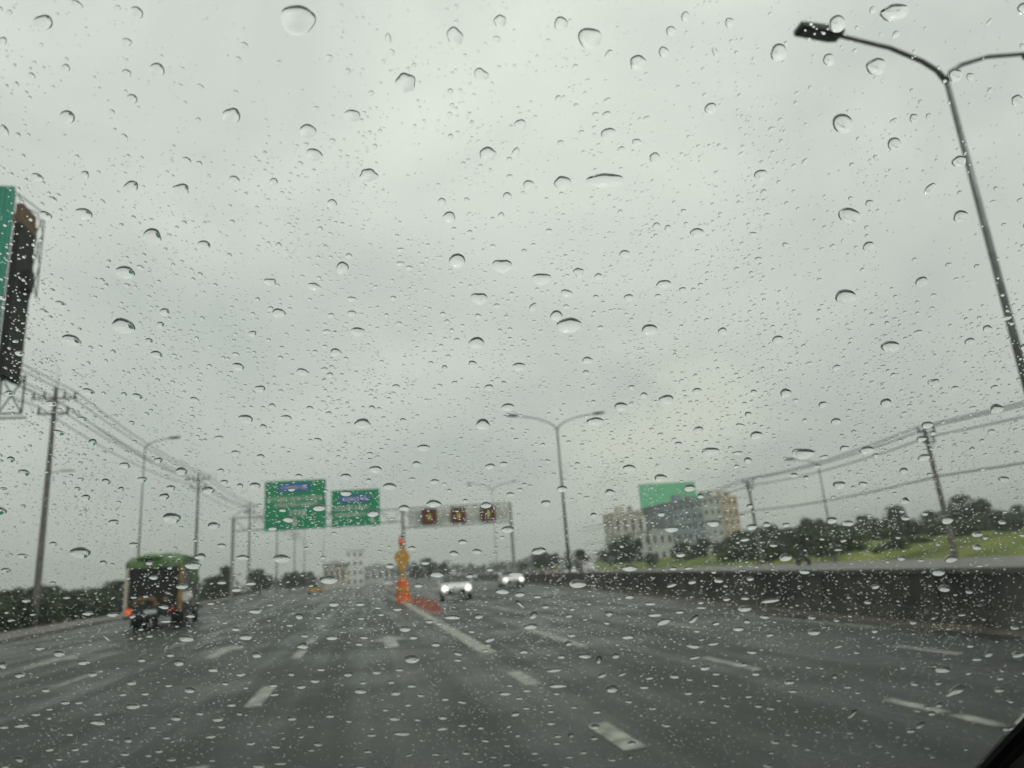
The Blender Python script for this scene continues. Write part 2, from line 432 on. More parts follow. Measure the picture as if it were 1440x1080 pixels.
for j, q in enumerate((-.9, .9)):
    st = [(-21.2 + q, 10, 14.7)] + [(-21.2 + q, Y - .17, H - 1.45) for _, Y, H in left_poles] + [(-21.2 + q, 275, 16)]
    wire_run(st, .8, .035, 'black cable strung on the ' + ('left', 'right')[j] + ' end of the left poles\' lower crossarms', 'cables strung along the left power poles')
if 0: st = [(-21.0, 10, 11.6)] + [(-21.0, Y - .2, H - 5.2) for _, Y, H in left_poles] + [(-21.0, 275, 12)]
if 0: wire_run(st, 1.0, .05, 'lowest black cable strung on the shafts of the left power poles', 'cables strung along the left power poles')

right_poles = []
for (X, Y, H, lab) in [(41.5, 45.2, 9.5, 'leaning grey power pole among trees at the far right'),
                       (45.0, 77.5, 9.8, 'slim grey power pole right of the tan building'),
                       (48, 118, 10, 'small distant power pole in front of the pale building')]:
    o = power_pole('power_pole', X, Y, H, style='right', label=lab, group='power poles beyond the opposite road')
    o.rotation_euler = (0, radians(-1.5), 0); right_poles.append((X, Y, H))
for j, (dx, dz, nm) in enumerate(((-.6, .25, 'upper left'), (.6, .25, 'upper right'), (0, -.55, 'lower'))):
    st = [(38.5 + dx, 2, 9.2 + dz)] + [(X + dx - .2, Y - .17, H + dz - .1) for X, Y, H in right_poles] + [(52, 170, 9.8 + dz)]
    wire_run(st, .5, .05, nm + ' black cable over the opposite road on the right hand poles', 'cables strung along the right power poles')
st = [(39, 2, 6.0)] + [(X - .1, Y - .2, H - 3.6) for X, Y, H in right_poles] + [(52, 170, 6.2)]
wire_run(st, .35, .06, 'lowest black cable crossing the right hand poles at mid height', 'cables strung along the right power poles')

# ---------------------------------------------------------------- street lamps
def street_lamp(X, Y, H, reach, label, group, arms=(-1, 1), rise=1.5, rz=0, r0=.098, head=.95):
    r = empty('street_lamp', (X, Y, 0), rz); tag(r, label, 'street lamp', group)
    MB().tube([(0, 0, 0), (0, 0, H * .5), (0, 0, H)], [r0, r0 * .8, r0 * .58], 12).build('post', M['galv'], r, smooth=True)
    MB().lathe([(.26, 0), (.26, .04), (.16, .06), (.15, .5), (.12, .55)], 12).build('base', M['galv'], r)
    for sgn in arms:
        pts = [(0, 0, H - .05), (sgn * reach * .07, 0, H + rise * .25), (sgn * reach * .2, 0, H + rise * .48), (sgn * reach * .5, 0, H + rise * .78), (sgn * reach, 0, H + rise)]
        a = MB().tube(pts, [.066, .06, .055, .05, .045], 8).build('arm', M['galv'], r, smooth=True)
        x0, x1 = sgn * (reach - .1), sgn * (reach + head); zb = H + rise
        d = rise * .22 / reach * head
        hd = MB().prism([(x0, zb - .05), (x0 + sgn * .25, zb - .08), (x1, zb - .07 + d), (x1, zb + .07 + d), (x0 + sgn * .35, zb + .12), (x0, zb + .06)], 'y', -.17, .17).build('lamp_head', M['darksteel'], r, bevel=.02)
        MB().prism([(x0 + sgn * .3, zb - .085), (x1 - sgn * .08, zb - .08 + d), (x1 - sgn * .08, zb - .095 + d), (x0 + sgn * .3, zb - .1)], 'y', -.12, .12).build('lens', M['glassdark'], hd)
    return r
street_lamp(13.0, 11.4, 11.45, 2.6, 'tall grey double armed lamp post towering at the right edge of the photo', 'lamps in the median', rise=.95)
street_lamp(16.5, 58.6, 13.0, 3.5, 'double armed lamp post standing behind the wall, between lane signals and mint billboard', 'lamps in the median', rise=1.3, r0=.15)
street_lamp(18.5, 104, 13.0, 3.2, 'faint distant double armed lamp post above the third lane signal', 'lamps in the median', rise=1.2, r0=.055, head=.5)
street_lamp(-20.8, 73.6, 15.4, 2.2, 'slim single armed lamp post rising directly behind the green truck cab', 'lamps on the left verge', arms=(1,), rise=.9)
street_lamp(-23, 135, 14.0, 2.0, 'distant single armed lamp post between the second and third left power poles', 'lamps on the left verge', arms=(1,), rise=.9)
street_lamp(44.0, 62.5, 9.3, 2.6, 'faint single armed lamp post between the two right hand power poles', 'lamps beyond the opposite road', arms=(-1,), rise=.7)

for px, D, lab in ((428, 165, 'thin lamp post seen below the middle of the larger green sign'), (455, 205, 'thinnest far lamp post between the two green signs')):
    street_lamp(at_y(px, 790, D).x, D, 13.5, 2.0, lab, 'lamps on the left verge', arms=(1,), rise=.9, r0=.13)
# ---------------------------------------------------------------- overhead gantry
GY = 70.0
g = empty('sign_gantry', (3.6, GY + .8, 0)); tag(g, 'grey steel overhead gantry spanning the road and carrying signs and signals', 'gantry')
gx = 3.6
def truss(x0, x1, z0, z1, y0, y1, r=.04):
    s = MB()
    for yy_ in (y0, y1):
        for zz_ in (z0, z1): s.tube([(x0, yy_, zz_), (x1, yy_, zz_)], r, 6)
    n = max(2, int(abs(x1 - x0) / 1.1))
    for i in range(n):
        a = x0 + (x1 - x0) * i / n; b = x0 + (x1 - x0) * (i + 1) / n
        for yy_ in (y0, y1):
            s.tube([(a, yy_, z0 if i % 2 else z1), (b, yy_, z1 if i % 2 else z0)], r * .6, 5)
        s.tube([(a, y0, z0), (a, y1, z0)], r * .6, 5); s.tube([(a, y0, z1), (a, y1, z1)], r * .6, 5)
    return s
truss(-12 - gx, 0, 6.75, 7.95, -.5, .3).build('truss', M['galvpale'], g)
truss(0, 14.3 - gx, 6.1, 8.0, -.5, .3).build('truss', M['galvpale'], g)
for x in (-12, 14.3):
    for yy_ in (-.5, .3): MB().tube([(x - gx, yy_, 0), (x - gx, yy_, 8)], .075, 10).build('column', M['galvpale'], g)
for yy_ in (-.5, .3): MB().tube([(0, yy_, 0), (0, yy_, 8.1)], .14, 10).build('column', M['galvpale'], g)
# grey mesh backing on the right span
MB().box(.5, 14.1 - gx, -.66, -.62, 6.25, 7.75).build('back_panel', mat('pale_mesh_panel', (.62, .64, .58), .7, noise_scale=1.2, color2=(.42, .44, .40)), g)

def glyphs(s, x0, x1, z0, z1, y, seed, fill=1.1):
    """a line of illegible short strokes"""
    rnd = random.Random(seed); x = x0; h = z1 - z0
    while x < x1 - h * .5:
        w_ = h * rnd.uniform(.35, .6)
        if rnd.random() < fill:
            t = h * .22
            s.box(x, x + t, y - .01, y, z0, z1 - h * rnd.uniform(0, .3)); s.box(x + t, x + w_, y - .01, y, z1 - t - h * .1, z1 - h * .1)
            if rnd.random() < .6: s.box(x + w_ - t, x + w_, y - .012, y, z0, z1 - h * .25)
            if rnd.random() < .4: s.box(x + t, x + w_ - t, y - .012, y, z0, z0 + t)
        x += w_ + h * .18
def down_arrow(s, x, z, h, y):
    w_ = h * .45
    s.prism([(x - w_ * .2, z + h), (x - w_ * .2, z + h * .45), (x - w_ * .8, z + h * .5), (x, z), (x + w_ * .8, z + h * .5), (x + w_ * .2, z + h * .45), (x + w_ * .2, z + h)], 'y', y - .012, y)
def road_sign(x0, x1, z0, z1, label, lines, arrow_at, blue, hang, name='road_sign'):
    Y = GY - .2
    o = empty(name, ((x0 + x1) / 2, Y, z0)); tag(o, label, 'road sign', 'green signs hung on the gantry')
    w_ = (x1 - x0) / 2; h = z1 - z0
    MB().box(-w_, w_, 0, .09, 0, h).build('panel', M['signgreen'], o, bevel=.02)
    s = MB(); t = .06
    for q in ((-w_ + .1, w_ - .1, .1, .1 + t), (-w_ + .1, w_ - .1, h - .1 - t, h - .1)): s.box(q[0], q[1], -.008, -.002, q[2], q[3])
    for q in (-w_ + .1, w_ - .1 - t): s.box(q, q + t, -.008, -.002, .1 + t, h - .1 - t)
    s.build('border', M['signgreen'], o)
    bw, bz0, bz1, bx = blue
    b = MB(); r_ = (bz1 - bz0) / 2; P = []
    for k in range(9): a = pi / 2 - pi * k / 8; P.append((bx + bw / 2 - r_ + r_ * cos(a), (bz0 + bz1) / 2 + r_ * sin(a)))
    for k in range(9): a = -pi / 2 - pi * k / 8; P.append((bx - bw / 2 + r_ + r_ * cos(a), (bz0 + bz1) / 2 + r_ * sin(a)))
    b.prism(P, 'y', -.02, -.003); bo = b.build('blue_plate', M['signblue'], o)
    s = MB(); glyphs(s, bx - bw / 2 + r_ * .7, bx + bw / 2 - r_ * .7, bz0 + r_ * .55, bz1 - r_ * .55, -.022, 5); s.build('lettering', M['signwhite'], bo)
    for i, (a, b_, c, d) in enumerate(lines):
        s = MB(); glyphs(s, a, b_, c, d, -.004, 11 + i); s.build('lettering', M['signwhite'], o)
    s = MB(); down_arrow(s, arrow_at[0], arrow_at[1], arrow_at[2], -.004); s.build('arrow', M['signwhite'], o)
    for x in (-w_ * .6, w_ * .6): MB().tube([(x, .14, .2), (x, .14, h - .2)], .05, 6).tube([(x, .14, hang), (x, .6, hang)], .05, 6).build('bracket', M['galv'], o)
road_sign(-9.15, -3.6, 6.5, 11.1, 'larger green overhead road sign with blue plate, left of its neighbour on the gantry',
          [(-2.55, 2.55, 2.65, 3.1), (-1.9, 2.2, 2.15, 2.5), (-.5, 1.2, 1.25, 1.85)], (-.05, .2, .95), (2.9, 3.55, 4.3, -.1), .9)
road_sign(-3.1, 1.4, 6.5, 9.95, 'smaller green overhead road sign with blue plate and two pale text lines',
          [(-1.9, 1.3, 1.55, 1.93), (-1.9, 1.0, .95, 1.3), (1.25, 1.8, 1.0, 1.35)], (1.5, .2, .75), (2.9, 2.2, 2.95, -.1), .9)
for x, lab in ((6.1, 'leftmost of the three square red lane signals on the gantry'), (8.95, 'middle one of the three square red lane signals on the gantry'), (11.9, 'rightmost of the three square red lane signals on the gantry')):
    o = empty('lane_signal', (x, GY - .25, 6.2)); tag(o, lab, 'lane signal', 'square lane signals on the right span of the gantry')
    MB().box(-.72, .72, 0, .25, 0, 1.5).build('housing', M['panel_red'], o, bevel=.03)
    s = MB()
    for k in range(24):
        a = 2 * pi * k / 24; s.box(.52 * cos(a) - .045, .52 * cos(a) + .045, -.02, -.002, .75 + .52 * sin(a) - .045, .75 + .52 * sin(a) + .045)
    s.build('led_ring', M['redlens'], o)
    s = MB().prism([(-.07, 1.05), (-.07, .72), (-.24, .8), (0, .46), (.24, .8), (.07, .72), (.07, 1.05)], 'y', -.02, -.002)
    s.build('led_arrow', M['panel_led'], o)
    MB().box(-.78, .78, -.12, 0, 1.5, 1.54).build('visor', M['darksteel'], o)

# ---------------------------------------------------------------- gore marker
gp = at_y(567, 845, 47.5)
o = empty('gore_marker', (gp.x, 47.5, 0)); tag(o, 'orange and yellow warning post with red lamp on top where the road splits', 'warning post')
MB().lathe([(.5, 0), (.52, .06), (.46, .1), (.43, .5), (.45, .52), (.42, .56), (.38, 1.0), (.36, 1.3), (.3, 1.36)], 18).build('barrel', M['orange'], o, smooth=False)
MB().lathe([(.435, .66), (.45, .68), (.44, .82), (.42, .84)], 18).build('reflective_band', M['yellow'], o)
MB().tube([(0, 0, 1.3), (0, 0, 3.7)], .13, 8).build('post', M['yellow'], o)
MB().prism([(0, 1.7), (.22, 2.1), (.30, 2.35), (.52, 2.75), (.40, 3.05), (.25, 3.15), (-.25, 3.15), (-.40, 3.05), (-.52, 2.75), (-.30, 2.35), (-.22, 2.1)], 'y', -.2, -.14).build('sign_panel', M['yellow'], o, bevel=.01)
hp = MB().lathe([(.16, 3.55), (.18, 3.6), (.18, 3.9), (.14, 4.0)], 12).build('lamp_housing', M['redplast'], o)
MB().lathe([(.1, 0), (.1, .12), (.03, .16)], 10, (0, 0, 4.0)).build('cap', M['darksteel'], hp)
MB().lathe([(.11, 0), (.11, .02), (.02, .04)], 10, (0, 0, 0)).build('lens', M['amber'], hp, loc=(0, -.18, 3.75)).rotation_euler = (pi / 2, 0, 0)
# low red water-filled barriers along the gore line
for i, (x, y) in enumerate(((2.95, 33.2), (2.9, 36.4), (2.85, 39.8), (2.8, 43.4))):
    nm = ('nearest', 'second nearest', 'third nearest', 'farthest')[i]
    b = empty('road_barrier', (x, y, 0)); tag(b, nm + ' of the low faded red plastic barriers beside the solid white line', 'barrier', 'red plastic barriers in front of the warning post')
    MB().prism([(-.22, 0), (.22, 0), (.2, .12), (.1, .26), (.08, .42), (-.08, .42), (-.1, .26), (-.2, .12)], 'y', -.75, .75).build('shell', M['redplast'], b, bevel=.02)
    MB().tube([(0, -.3, .42), (0, -.3, .45)], .04, 8).build('filler_cap', M['darksteel'], b)

# ---------------------------------------------------------------- billboards
# tall double sided billboard, left edge
o = empty('billboard', (-21, 35.5, 0)); tag(o, 'tall billboard with ribbed teal sheet face and dark steel back at the left edge', 'billboard')
s = MB(); x = -27.0 + 21
while x < -16.0 + 21 - .1:
    s.prism([(x, -1.5), (x + .1, -1.58), (x + .2, -1.5), (x + .2, -1.46), (x, -1.46)], 'z', 11.4, 20.75); x += .2
s.build('teal_face', M['teal'], o)
MB().box(-6, 4.98, -1.44, -1.30, 11.6, 20.6).build('backing', M['darksteel'], o)
MB().box(5.0, 5.32, -1.25, .3, 11.5, 19.0).build('side_panel', M['black'], o)
MB().box(4.98, 5.34, -1.28, .25, 19.0, 19.5).build('side_board', M['brown'], o)
MB().box(5.0, 5.3, -1.22, .2, 19.52, 20.05).build('side_board', M['brown'], o)
MB().box(5.3, 5.62, -.6, -.1, 15.9, 16.9).build('light_box', M['black'], o)
s = MB()
for (za, zb) in ((19.2, 20.9), (17.4, 19.2), (15.7, 17.4)):
    s.tube([(5.7, .1, za), (5.7, .1, zb if zb < 20 else 20.2)], .03, 5); s.tube([(5.35, .2, za), (5.7, .1, min(zb, 20.2))], .025, 5); s.tube([(5.35, .2, min(zb, 20.2)), (5.7, .1, za)], .025, 5)
s.tube([(4.7, -.6, 20.9), (5.7, .1, 20.2)], .03, 5); s.tube([(4.7, -.6, 20.9), (5.4, .2, 19.4)], .025, 5); s.tube([(4.6, .4, 20.7), (5.7, .2, 20.1)], .03, 5)
s.build('ladder_frame', M['darksteel'], o)
s = MB()
for x in (3.9, 4.9, 5.85):
    s.tube([(x, -.5, 9.9), (x, -.5, 11.7)], .045, 5)
for a, b in ((3.9, 4.9), (4.9, 5.85)):
    s.tube([(a, -.5, 9.9), (b, -.5, 11.6)], .035, 5); s.tube([(b, -.5, 9.9), (a, -.5, 11.6)], .035, 5)
s.tube([(-4, -.5, 9.9), (5.85, -.5, 9.9)], .045, 5); s.tube([(-4, -.5, 11.6), (5.85, -.5, 11.6)], .045, 5); s.tube([(-4, .4, 9.9), (5.7, .4, 9.9)], .045, 5)
s.build('catwalk_frame', M['darksteel'], o)
MB().tube([(-2, -.2, 0), (-2, -.2, 19)], .55, 16).build('column', M['galv'], o)
# mint billboard
o = empty('billboard', (89, 200, 0)); tag(o, 'plain mint green billboard rising above the grey building right of centre', 'billboard')
tl, tr, bl = at_y(898, 681, 200), at_y(977, 678, 200), at_y(901, 722, 200)
MB().box(tl.x - 89, tr.x - 89, 0, .5, bl.z, tl.z).build('face', M['mint'], o, bevel=.03)
s = MB()
for x in (-7, 0, 6): s.tube([(x, 1, 0), (x, 1, tl.z - .5)], .3, 6)
for zq in (9, 12, 15, 18, 21): s.tube([(-8, .8, zq), (8, .8, zq)], .12, 5)
s.build('support_frame', M['galv'], o)

# ---------------------------------------------------------------- buildings (wall colours lightened to carry part of the haze)
def building(name, px0, px1, ptop, Y, depth, m_, label, rows, cols, roof='flat', win=None, base=-.2):
    a = at_y(px0, ptop, Y); b = at_y(px1, ptop, Y); x0, x1, h = a.x, b.x, (a.z + b.z) / 2
    o = empty(name, ((x0 + x1) / 2, Y, 0)); tag(o, label, 'building'); w_ = (x1 - x0) / 2
    MB().box(-w_, w_, 0, depth, base, h).build('wall', m_, o)
    if roof == 'flat':
        rf = MB().box(-w_ - .2, w_ + .2, -.2, depth + .2, h, h + .5).build('roof', m_, o)
        if h > 12: MB().box(-w_ * .5, -w_ * .1, 2, 5, h + .5, h + 2.2).build('stair_house', m_, rf); MB().lathe([(.8, 0), (.8, 1.6), (.2, 1.9)], 10, (w_ * .4, 3, h + .5)).build('water_tank', M['galvpale'], rf)
    else:
        MB().prism([(-w_ - .5, h), (w_ + .5, h), (0, h + roof)], 'y', -.5, depth + .5).build('roof', M['grey'], o)
    bays = 2 * w_ / cols; fl = h / rows
    for i in range(cols):
        for j in range(rows):
            xc = -w_ + bays * (i + .5); z0 = fl * j + fl * .32; z1 = fl * j + fl * .78
            f = MB().box(xc - bays * .22, xc + bays * .22, -.06, .1, z0, z1).build('window', m_, o)
            MB().box(xc - bays * .18, xc + bays * .18, -.09, -.062, z0 + .1, z1 - .1).build('pane', M['glassdark'], f)
    return o
building('warehouse', 862, 904, 722, 190, 9, M['cream'], 'low cream building left of the mint billboard', 2, 4)
building('apartment_block', 893, 946, 748, 170, 18, M['grey'], 'pale grey low block just beneath the mint billboard', 2, 5)
building('office_tower', 944, 986, 706, 180, 20, M['bluegrey'], 'blue grey tower partly covering the mint billboard\'s lower right corner', 6, 5)
building('apartment_block', 986, 1012, 699, 200, 20, M['grey'], 'pale grey block standing between the blue grey tower and the tan block', 6, 3)
building('apartment_block', 1013, 1036, 700, 200, 22, M['tan'], 'tan orange block at the right end of the building cluster', 6, 3)
building('apartment_block', 486, 511, 774, 210, 14, M['whitewall'], 'small white block with dark windows seen under the smaller green sign', 4, 3)
building('shop_house', 455, 486, 794, 200, 14, M['cream'], 'low cream house left of the small white block', 1, 4, roof=1.2)
building('shop_house', 512, 548, 797, 260, 14, M['grey'], 'low pale grey building right of the small white block', 1, 4, roof=1.4)
building('shop_house', 1230, 1262, 738, 230, 14, M['mint'], 'small pale green building glimpsed between the right hand trees', 2, 3, roof=2)
if 0: building('shop_house', 40, 82, 815, 120, 12, M['bluegrey'], 'low blue grey roofed house behind the hedge at the left', 1, 3, roof=1.5)

# ---------------------------------------------------------------- vegetation
def leaf_cloud(s, c, rx, ry, rz, n, size, rnd, seedv):
    for _ in range(n):
        while True:
            p = Vector((rnd.uniform(-1, 1), rnd.uniform(-1, 1), rnd.uniform(-1, 1)))
            if .25 < p.length < 1: break
        q = Vector((c[0] + p.x * rx, c[1] + p.y * ry, c[2] + p.z * rz))
        a = Vector((rnd.gauss(0, 1), rnd.gauss(0, 1), rnd.gauss(0, .6))).normalized() * size * rnd.uniform(.6, 1.4)
        b = a.cross(Vector((rnd.gauss(0, 1), rnd.gauss(0, 1), rnd.gauss(0, 1)))).normalized() * size * rnd.uniform(.4, .9)
        k = len(s.v); s.v += [tuple(q - a), tuple(q + b), tuple(q + a), tuple(q - b)]; s.f.append([k, k + 1, k + 2, k + 3])
def tree_parts(h, w, seed, shape='round'):
    rnd = random.Random(seed); tr = MB(); cr_ = MB()
    top = h * .62
    tr.tube([(0, 0, -.2), (.02 * h, 0, h * .2), (-.01 * h, .01 * h, h * .4), (0, 0, top)], [h * .026, h * .02, h * .015, h * .006], 7)
    for k in range(7):
        a = rnd.uniform(0, 2 * pi); z0 = h * rnd.uniform(.25, .5); L = w * rnd.uniform(.25, .45)
        e = (cos(a) * L, sin(a) * L, z0 + h * rnd.uniform(.12, .3))
        tr.tube([(0, 0, z0), (e[0] * .5, e[1] * .5, z0 + (e[2] - z0) * .4), e], [h * .01, h * .007, h * .003], 5)
    for k in range(34):
        a = rnd.uniform(0, 2 * pi); t = rnd.random()
        if shape == 'tall': z_ = h * (.14 + .78 * t); rad = w * .5 * (1 - t) ** .6 * rnd.uniform(.3, .9)
        else: z_ = h * (.24 + .62 * t); rad = w * .5 * math.sqrt(max(0, 1 - (2 * t - .8) ** 2 * .6)) * rnd.uniform(.15, 1.02)
        q = h * rnd.uniform(.06, .145)
        leaf_cloud(cr_, (cos(a) * rad, sin(a) * rad, z_), q * 1.2, q * 1.2, q * .95, 110, h * .024, rnd, seed)
    return tr, cr_
protos = {}
def plant(kind, X, Y, z, h, wr, lab, grp, m_i, name='tree', cat='tree'):
    key = (kind, m_i)
    if key not in protos:
        if kind.startswith('shrub'):
            rnd = random.Random(hash(kind) % 1000 + 3 if False else int(kind[-1]) * 17 + 3); s = MB(); t = MB()
            for k in range(9):
                a = rnd.uniform(0, 2 * pi); d = rnd.uniform(0, .36)
                leaf_cloud(s, (cos(a) * d, sin(a) * d, rnd.uniform(.25, .72)), .26, .26, .24, 130, .04, rnd, 0)
                t.tube([(0, 0, -.05), (cos(a) * d * .5, sin(a) * d * .5, .3), (cos(a) * d, sin(a) * d, .6)], [.02, .014, .006], 4)
            mt = t.build('stem', M['bark']); mc = s.build('foliage', LEAF[m_i])
        else:
            t, s = tree_parts(1.0, .75 if kind[:-1] == 'round' else .42, int(kind[-1]) * 31 + 5, kind[:-1])
            mt = t.build('trunk', M['bark']); mc = s.build('crown', LEAF[m_i])
        protos[key] = (mt.data, mc.data, mt.name.split('.')[0], mc.name.split('.')[0])
        bpy.data.objects.remove(mt); bpy.data.objects.remove(mc)
    dt, dc, nt_, nc_ = protos[key]
    r = empty(name, (X, Y, z), random.uniform(0, 6)); tag(r, lab, cat, grp); r.scale = (h * wr, h * wr, h)
    for d, n_ in ((dt, nt_), (dc, nc_)):
        c = bpy.data.objects.new(n_, d); COL.objects.link(c); c.parent = r
    return r
rnd = random.Random(21); ORDW = ['one', 'two', 'three', 'four', 'five', 'six', 'seven']
# right-hand tree line, from the picture: (px of centre, py of top, distance, kind, width ratio)
RT = [(1052, 748, 150, 'round1', 1.1, 0), (1085, 742, 140, 'round2', 1.2, 1), (1112, 740, 135, 'round1', 1.2, 0), (1142, 724, 120, 'round3', 1.25, 0), (1172, 736, 125, 'round2', 1.0, 1),
      (1212, 722, 118, 'round1', 1.15, 0), (1256, 712, 112, 'tall1', 1.5, 0), (1288, 735, 128, 'round3', 1.0, 1), (1308, 716, 115, 'round2', 1.1, 0), (1352, 692, 100, 'round1', 1.2, 0),
      (1378, 702, 98, 'round3', 1.1, 0), (1405, 716, 104, 'round2', 1.1, 0), (1432, 708, 96, 'round1', 1.1, 0), (1230, 742, 140, 'round3', 1.2, 3)]
names_r = ['just right of the tan block', 'left of the slim right hand power pole', 'right of the slim right hand power pole', 'broad crowned, left end of the right tree row', 'dipping between two broader crowns',
           'wide and dark in the middle of the right tree row', 'tallest and narrowest of the middle right row', 'short and pale, before a gap in the right row', 'left of the leaning power pole',
           'tallest on the right, behind the leaning power pole', 'overlapping the tallest right tree', 'low crowned near the right edge', 'cut by the right edge of the photo', 'hazy and small behind the middle of the right row']
for (px, py, D, kind, wr, mi), nm in zip(RT, names_r):
    p = at_y(px, py, D); plant(kind, p.x, D, .6, p.z - .4, wr, 'dark green tree ' + nm, 'trees in a row beyond the right grass bank', mi)
# a second, lower and fuller row behind them
for i in range(24):
    px = 1040 + i * 17.5 + rnd.uniform(-6, 6); D = rnd.uniform(128, 150); p = at_y(px, 742 - (px - 1040) * .052 + rnd.uniform(-7, 5), D)
    plant(('round1', 'round2', 'round3')[i % 3], p.x, D, .6, p.z - .6, rnd.uniform(1.3, 1.6), 'dense green tree in the lower back row behind the right hand trees', 'trees in the back row beyond the right grass bank', (1, 0, 1, 3)[i % 4])
# trees in the hazy centre
CT = [(735, 790, 190, 'round2', 1.2, 3), (758, 770, 170, 'round1', 1.1, 3), (775, 775, 180, 'round3', 1.0, 3), (815, 772, 120, 'tall2', 1.4, 1), (603, 782, 240, 'round1', 1.2, 3), (622, 790, 230, 'round2', 1.3, 3), (585, 792, 235, 'round3', 1.3, 3),
      (862, 758, 130, 'round2', 1.2, 3), (882, 750, 125, 'round1', 1.1, 0), (915, 775, 110, 'round3', 1.2, 1), (958, 760, 120, 'round2', 1.3, 0), (984, 754, 125, 'round1', 1.2, 0), (1012, 758, 128, 'round3', 1.2, 0), (1030, 752, 130, 'round2', 1.2, 3)]
names_c = ['tree low beside the two headlight cars', 'tree right of the gantry\'s right column', 'tree close left of the central lamp post', 'slim tree just right of the central lamp post', 'tree right of the warning post, taller one',
           'tree under the middle lane signal', 'tree directly behind the warning post', 'tree under the cream building\'s left end', 'tree in front of the cream building', 'tree below the grey block', 'tree at the foot of the blue grey tower, left',
           'tree at the foot of the blue grey tower, right', 'tree in front of the pale grey block', 'tree at the foot of the tan block']
for (px, py, D, kind, wr, mi), nm in zip(CT, names_c):
    p = at_y(px, py, D); plant(kind, p.x, D, .0, p.z, wr, 'hazy green ' + nm, 'trees around the far junction', mi)
# far tree belt closing the horizon (no one could count it)
s = MB(); rr = random.Random(4)
for k in range(900):
    x = rr.uniform(-420, 620); y = 430 + rr.uniform(-40, 60); hh = 7 + 4 * noise.noise(Vector((x * .02, 0, 0))) + rr.uniform(-1, 2)
    leaf_cloud(s, (x, y, hh * .5), 5, 5, hh * .55, 14, 1.3, rr, 0)
tag(s.build('distant_woodland', LEAF[3]), 'hazy belt of distant trees along the whole horizon', 'woodland', kind='stuff')
# left hedge and bushes
k = 0
LB = []
y = 38.0
while y < 150:
    kx = interp(KERB, y); LB.append((kx - 4.6 - rnd.uniform(0, .9), y + rnd.uniform(-.5, .5), rnd.uniform(1.9, 2.7))); y += rnd.uniform(1.7, 2.6) * (1 + (y - 38) * .012)
wd = ['ragged', 'rounded', 'low', 'thick', 'leafy', 'sparse']
for i, (x, y, h) in enumerate(LB):
    plant('shrub%d' % (1 + i % 3), x, y, 0, h, rnd.uniform(1.1, 1.5), 'dark green bush in the continuous hedge along the left pavement', 'bushes in the hedge along the left pavement', (0, 1, 0, 3)[i % 4], 'bush', 'bush')
for i in range(22):
    yb = 42 + i * 5; plant('shrub%d' % (1 + i % 3), interp(KERB, yb) - 7.5 - rnd.uniform(0, 2), yb, 0, rnd.uniform(2.2, 3.2), 1.5, 'dark green bush in the second row behind the left hedge', 'bushes behind the left hedge', (0, 1)[i % 2], 'bush', 'bush')
for (px, py, D, kind, wr, mi), nm in zip([(318, 795, 120, 'tall1', 1.2, 3), (365, 797, 150, 'round1', 1.3, 0), (408, 800, 170, 'round3', 1.3, 3), (428, 802, 190, 'round2', 1.4, 3)],
                                    ['slim pointed tree left of the large sign\'s foot', 'rounded tree below the large green sign', 'small tree below the right side of the large sign', 'small far tree left of the cream house']):
    p = at_y(px, py, D); plant(kind, p.x, D, 0, p.z, wr, 'grey green ' + nm, 'trees on the far left verge', mi)
for i, (px, py, D) in enumerate(((8, 826, 75), (38, 818, 85), (72, 820, 80), (110, 826, 78), (140, 820, 90), (172, 812, 95), (302, 806, 105))):
    p = at_y(px, py, D); plant(('round2', 'round3', 'round1')[i % 3], p.x, D, 0, p.z, 1.5, 'bushy green tree just topping the hedge at the left, number %s from the left edge' % ORDW[i], 'low trees behind the left hedge', (1, 0)[i % 2])
# brownish verge growth on the left further on, and along the bank
for i in range(16):
    yb = 85 + i * 9; plant('shrub%d' % (1 + i % 3), interp(KERB, yb) - 3.9, yb, 0, rnd.uniform(1.0, 1.5), 1.6, 'low brownish weed clump at the pavement\'s far edge on the left', 'low weed clumps on the left verge', 3, 'weed_clump', 'weeds')
def bank_z(o_):
    P = list(zip([29, 31, 36, 44, 58, 90, 160, 400], [-.02, .25, .9, 1.5, 2.0, 2.3, 2.4, 2.0]))
    for (a, za), (b_, zb_) in zip(P, P[1:]):
        if a <= o_ <= b_: return za + (zb_ - za) * (o_ - a) / (b_ - a)
    return 0
for i in range(46):
    px = 1020 + i * 9.3 + rnd.uniform(-5, 5); D = rnd.uniform(70, 95); D = D if i % 2 else rnd.uniform(60, 72); p = at_y(px, 762 - (px - 1040) * .035, D); 
    while p.x - interp(WALL, D) < 32: D += 4; p = at_y(px, 770, D)
    zb = bank_z(p.x - interp(WALL, D))
    plant('shrub%d' % (1 + i % 3), p.x, D, zb - .1, rnd.uniform(.7, 1.7) if i % 2 == 0 else rnd.uniform(1.8, 3.2), 1.8, 'low green bush on the grass bank at the right', 'low bushes on the right grass bank', (1, 2, 0)[i % 3], 'bush', 'bush')
# ---------------------------------------------------------------- truck
M['dullframe'] = mat('rusty_yellow_frame', (.36, .22, .06), .6, noise_scale=4, color2=(.16, .10, .05))
M['bodygrey'] = mat('dirty_body_grey', (.19, .18, .16), .6, noise_scale=2, color2=(.09, .085, .075))
tp = at_y(216, 872, 38)
T = empty('garbage_truck', (tp.x + .15, 37.2, 0), radians(4)); tag(T, 'green topped garbage truck seen from behind beside the left kerb', 'truck')
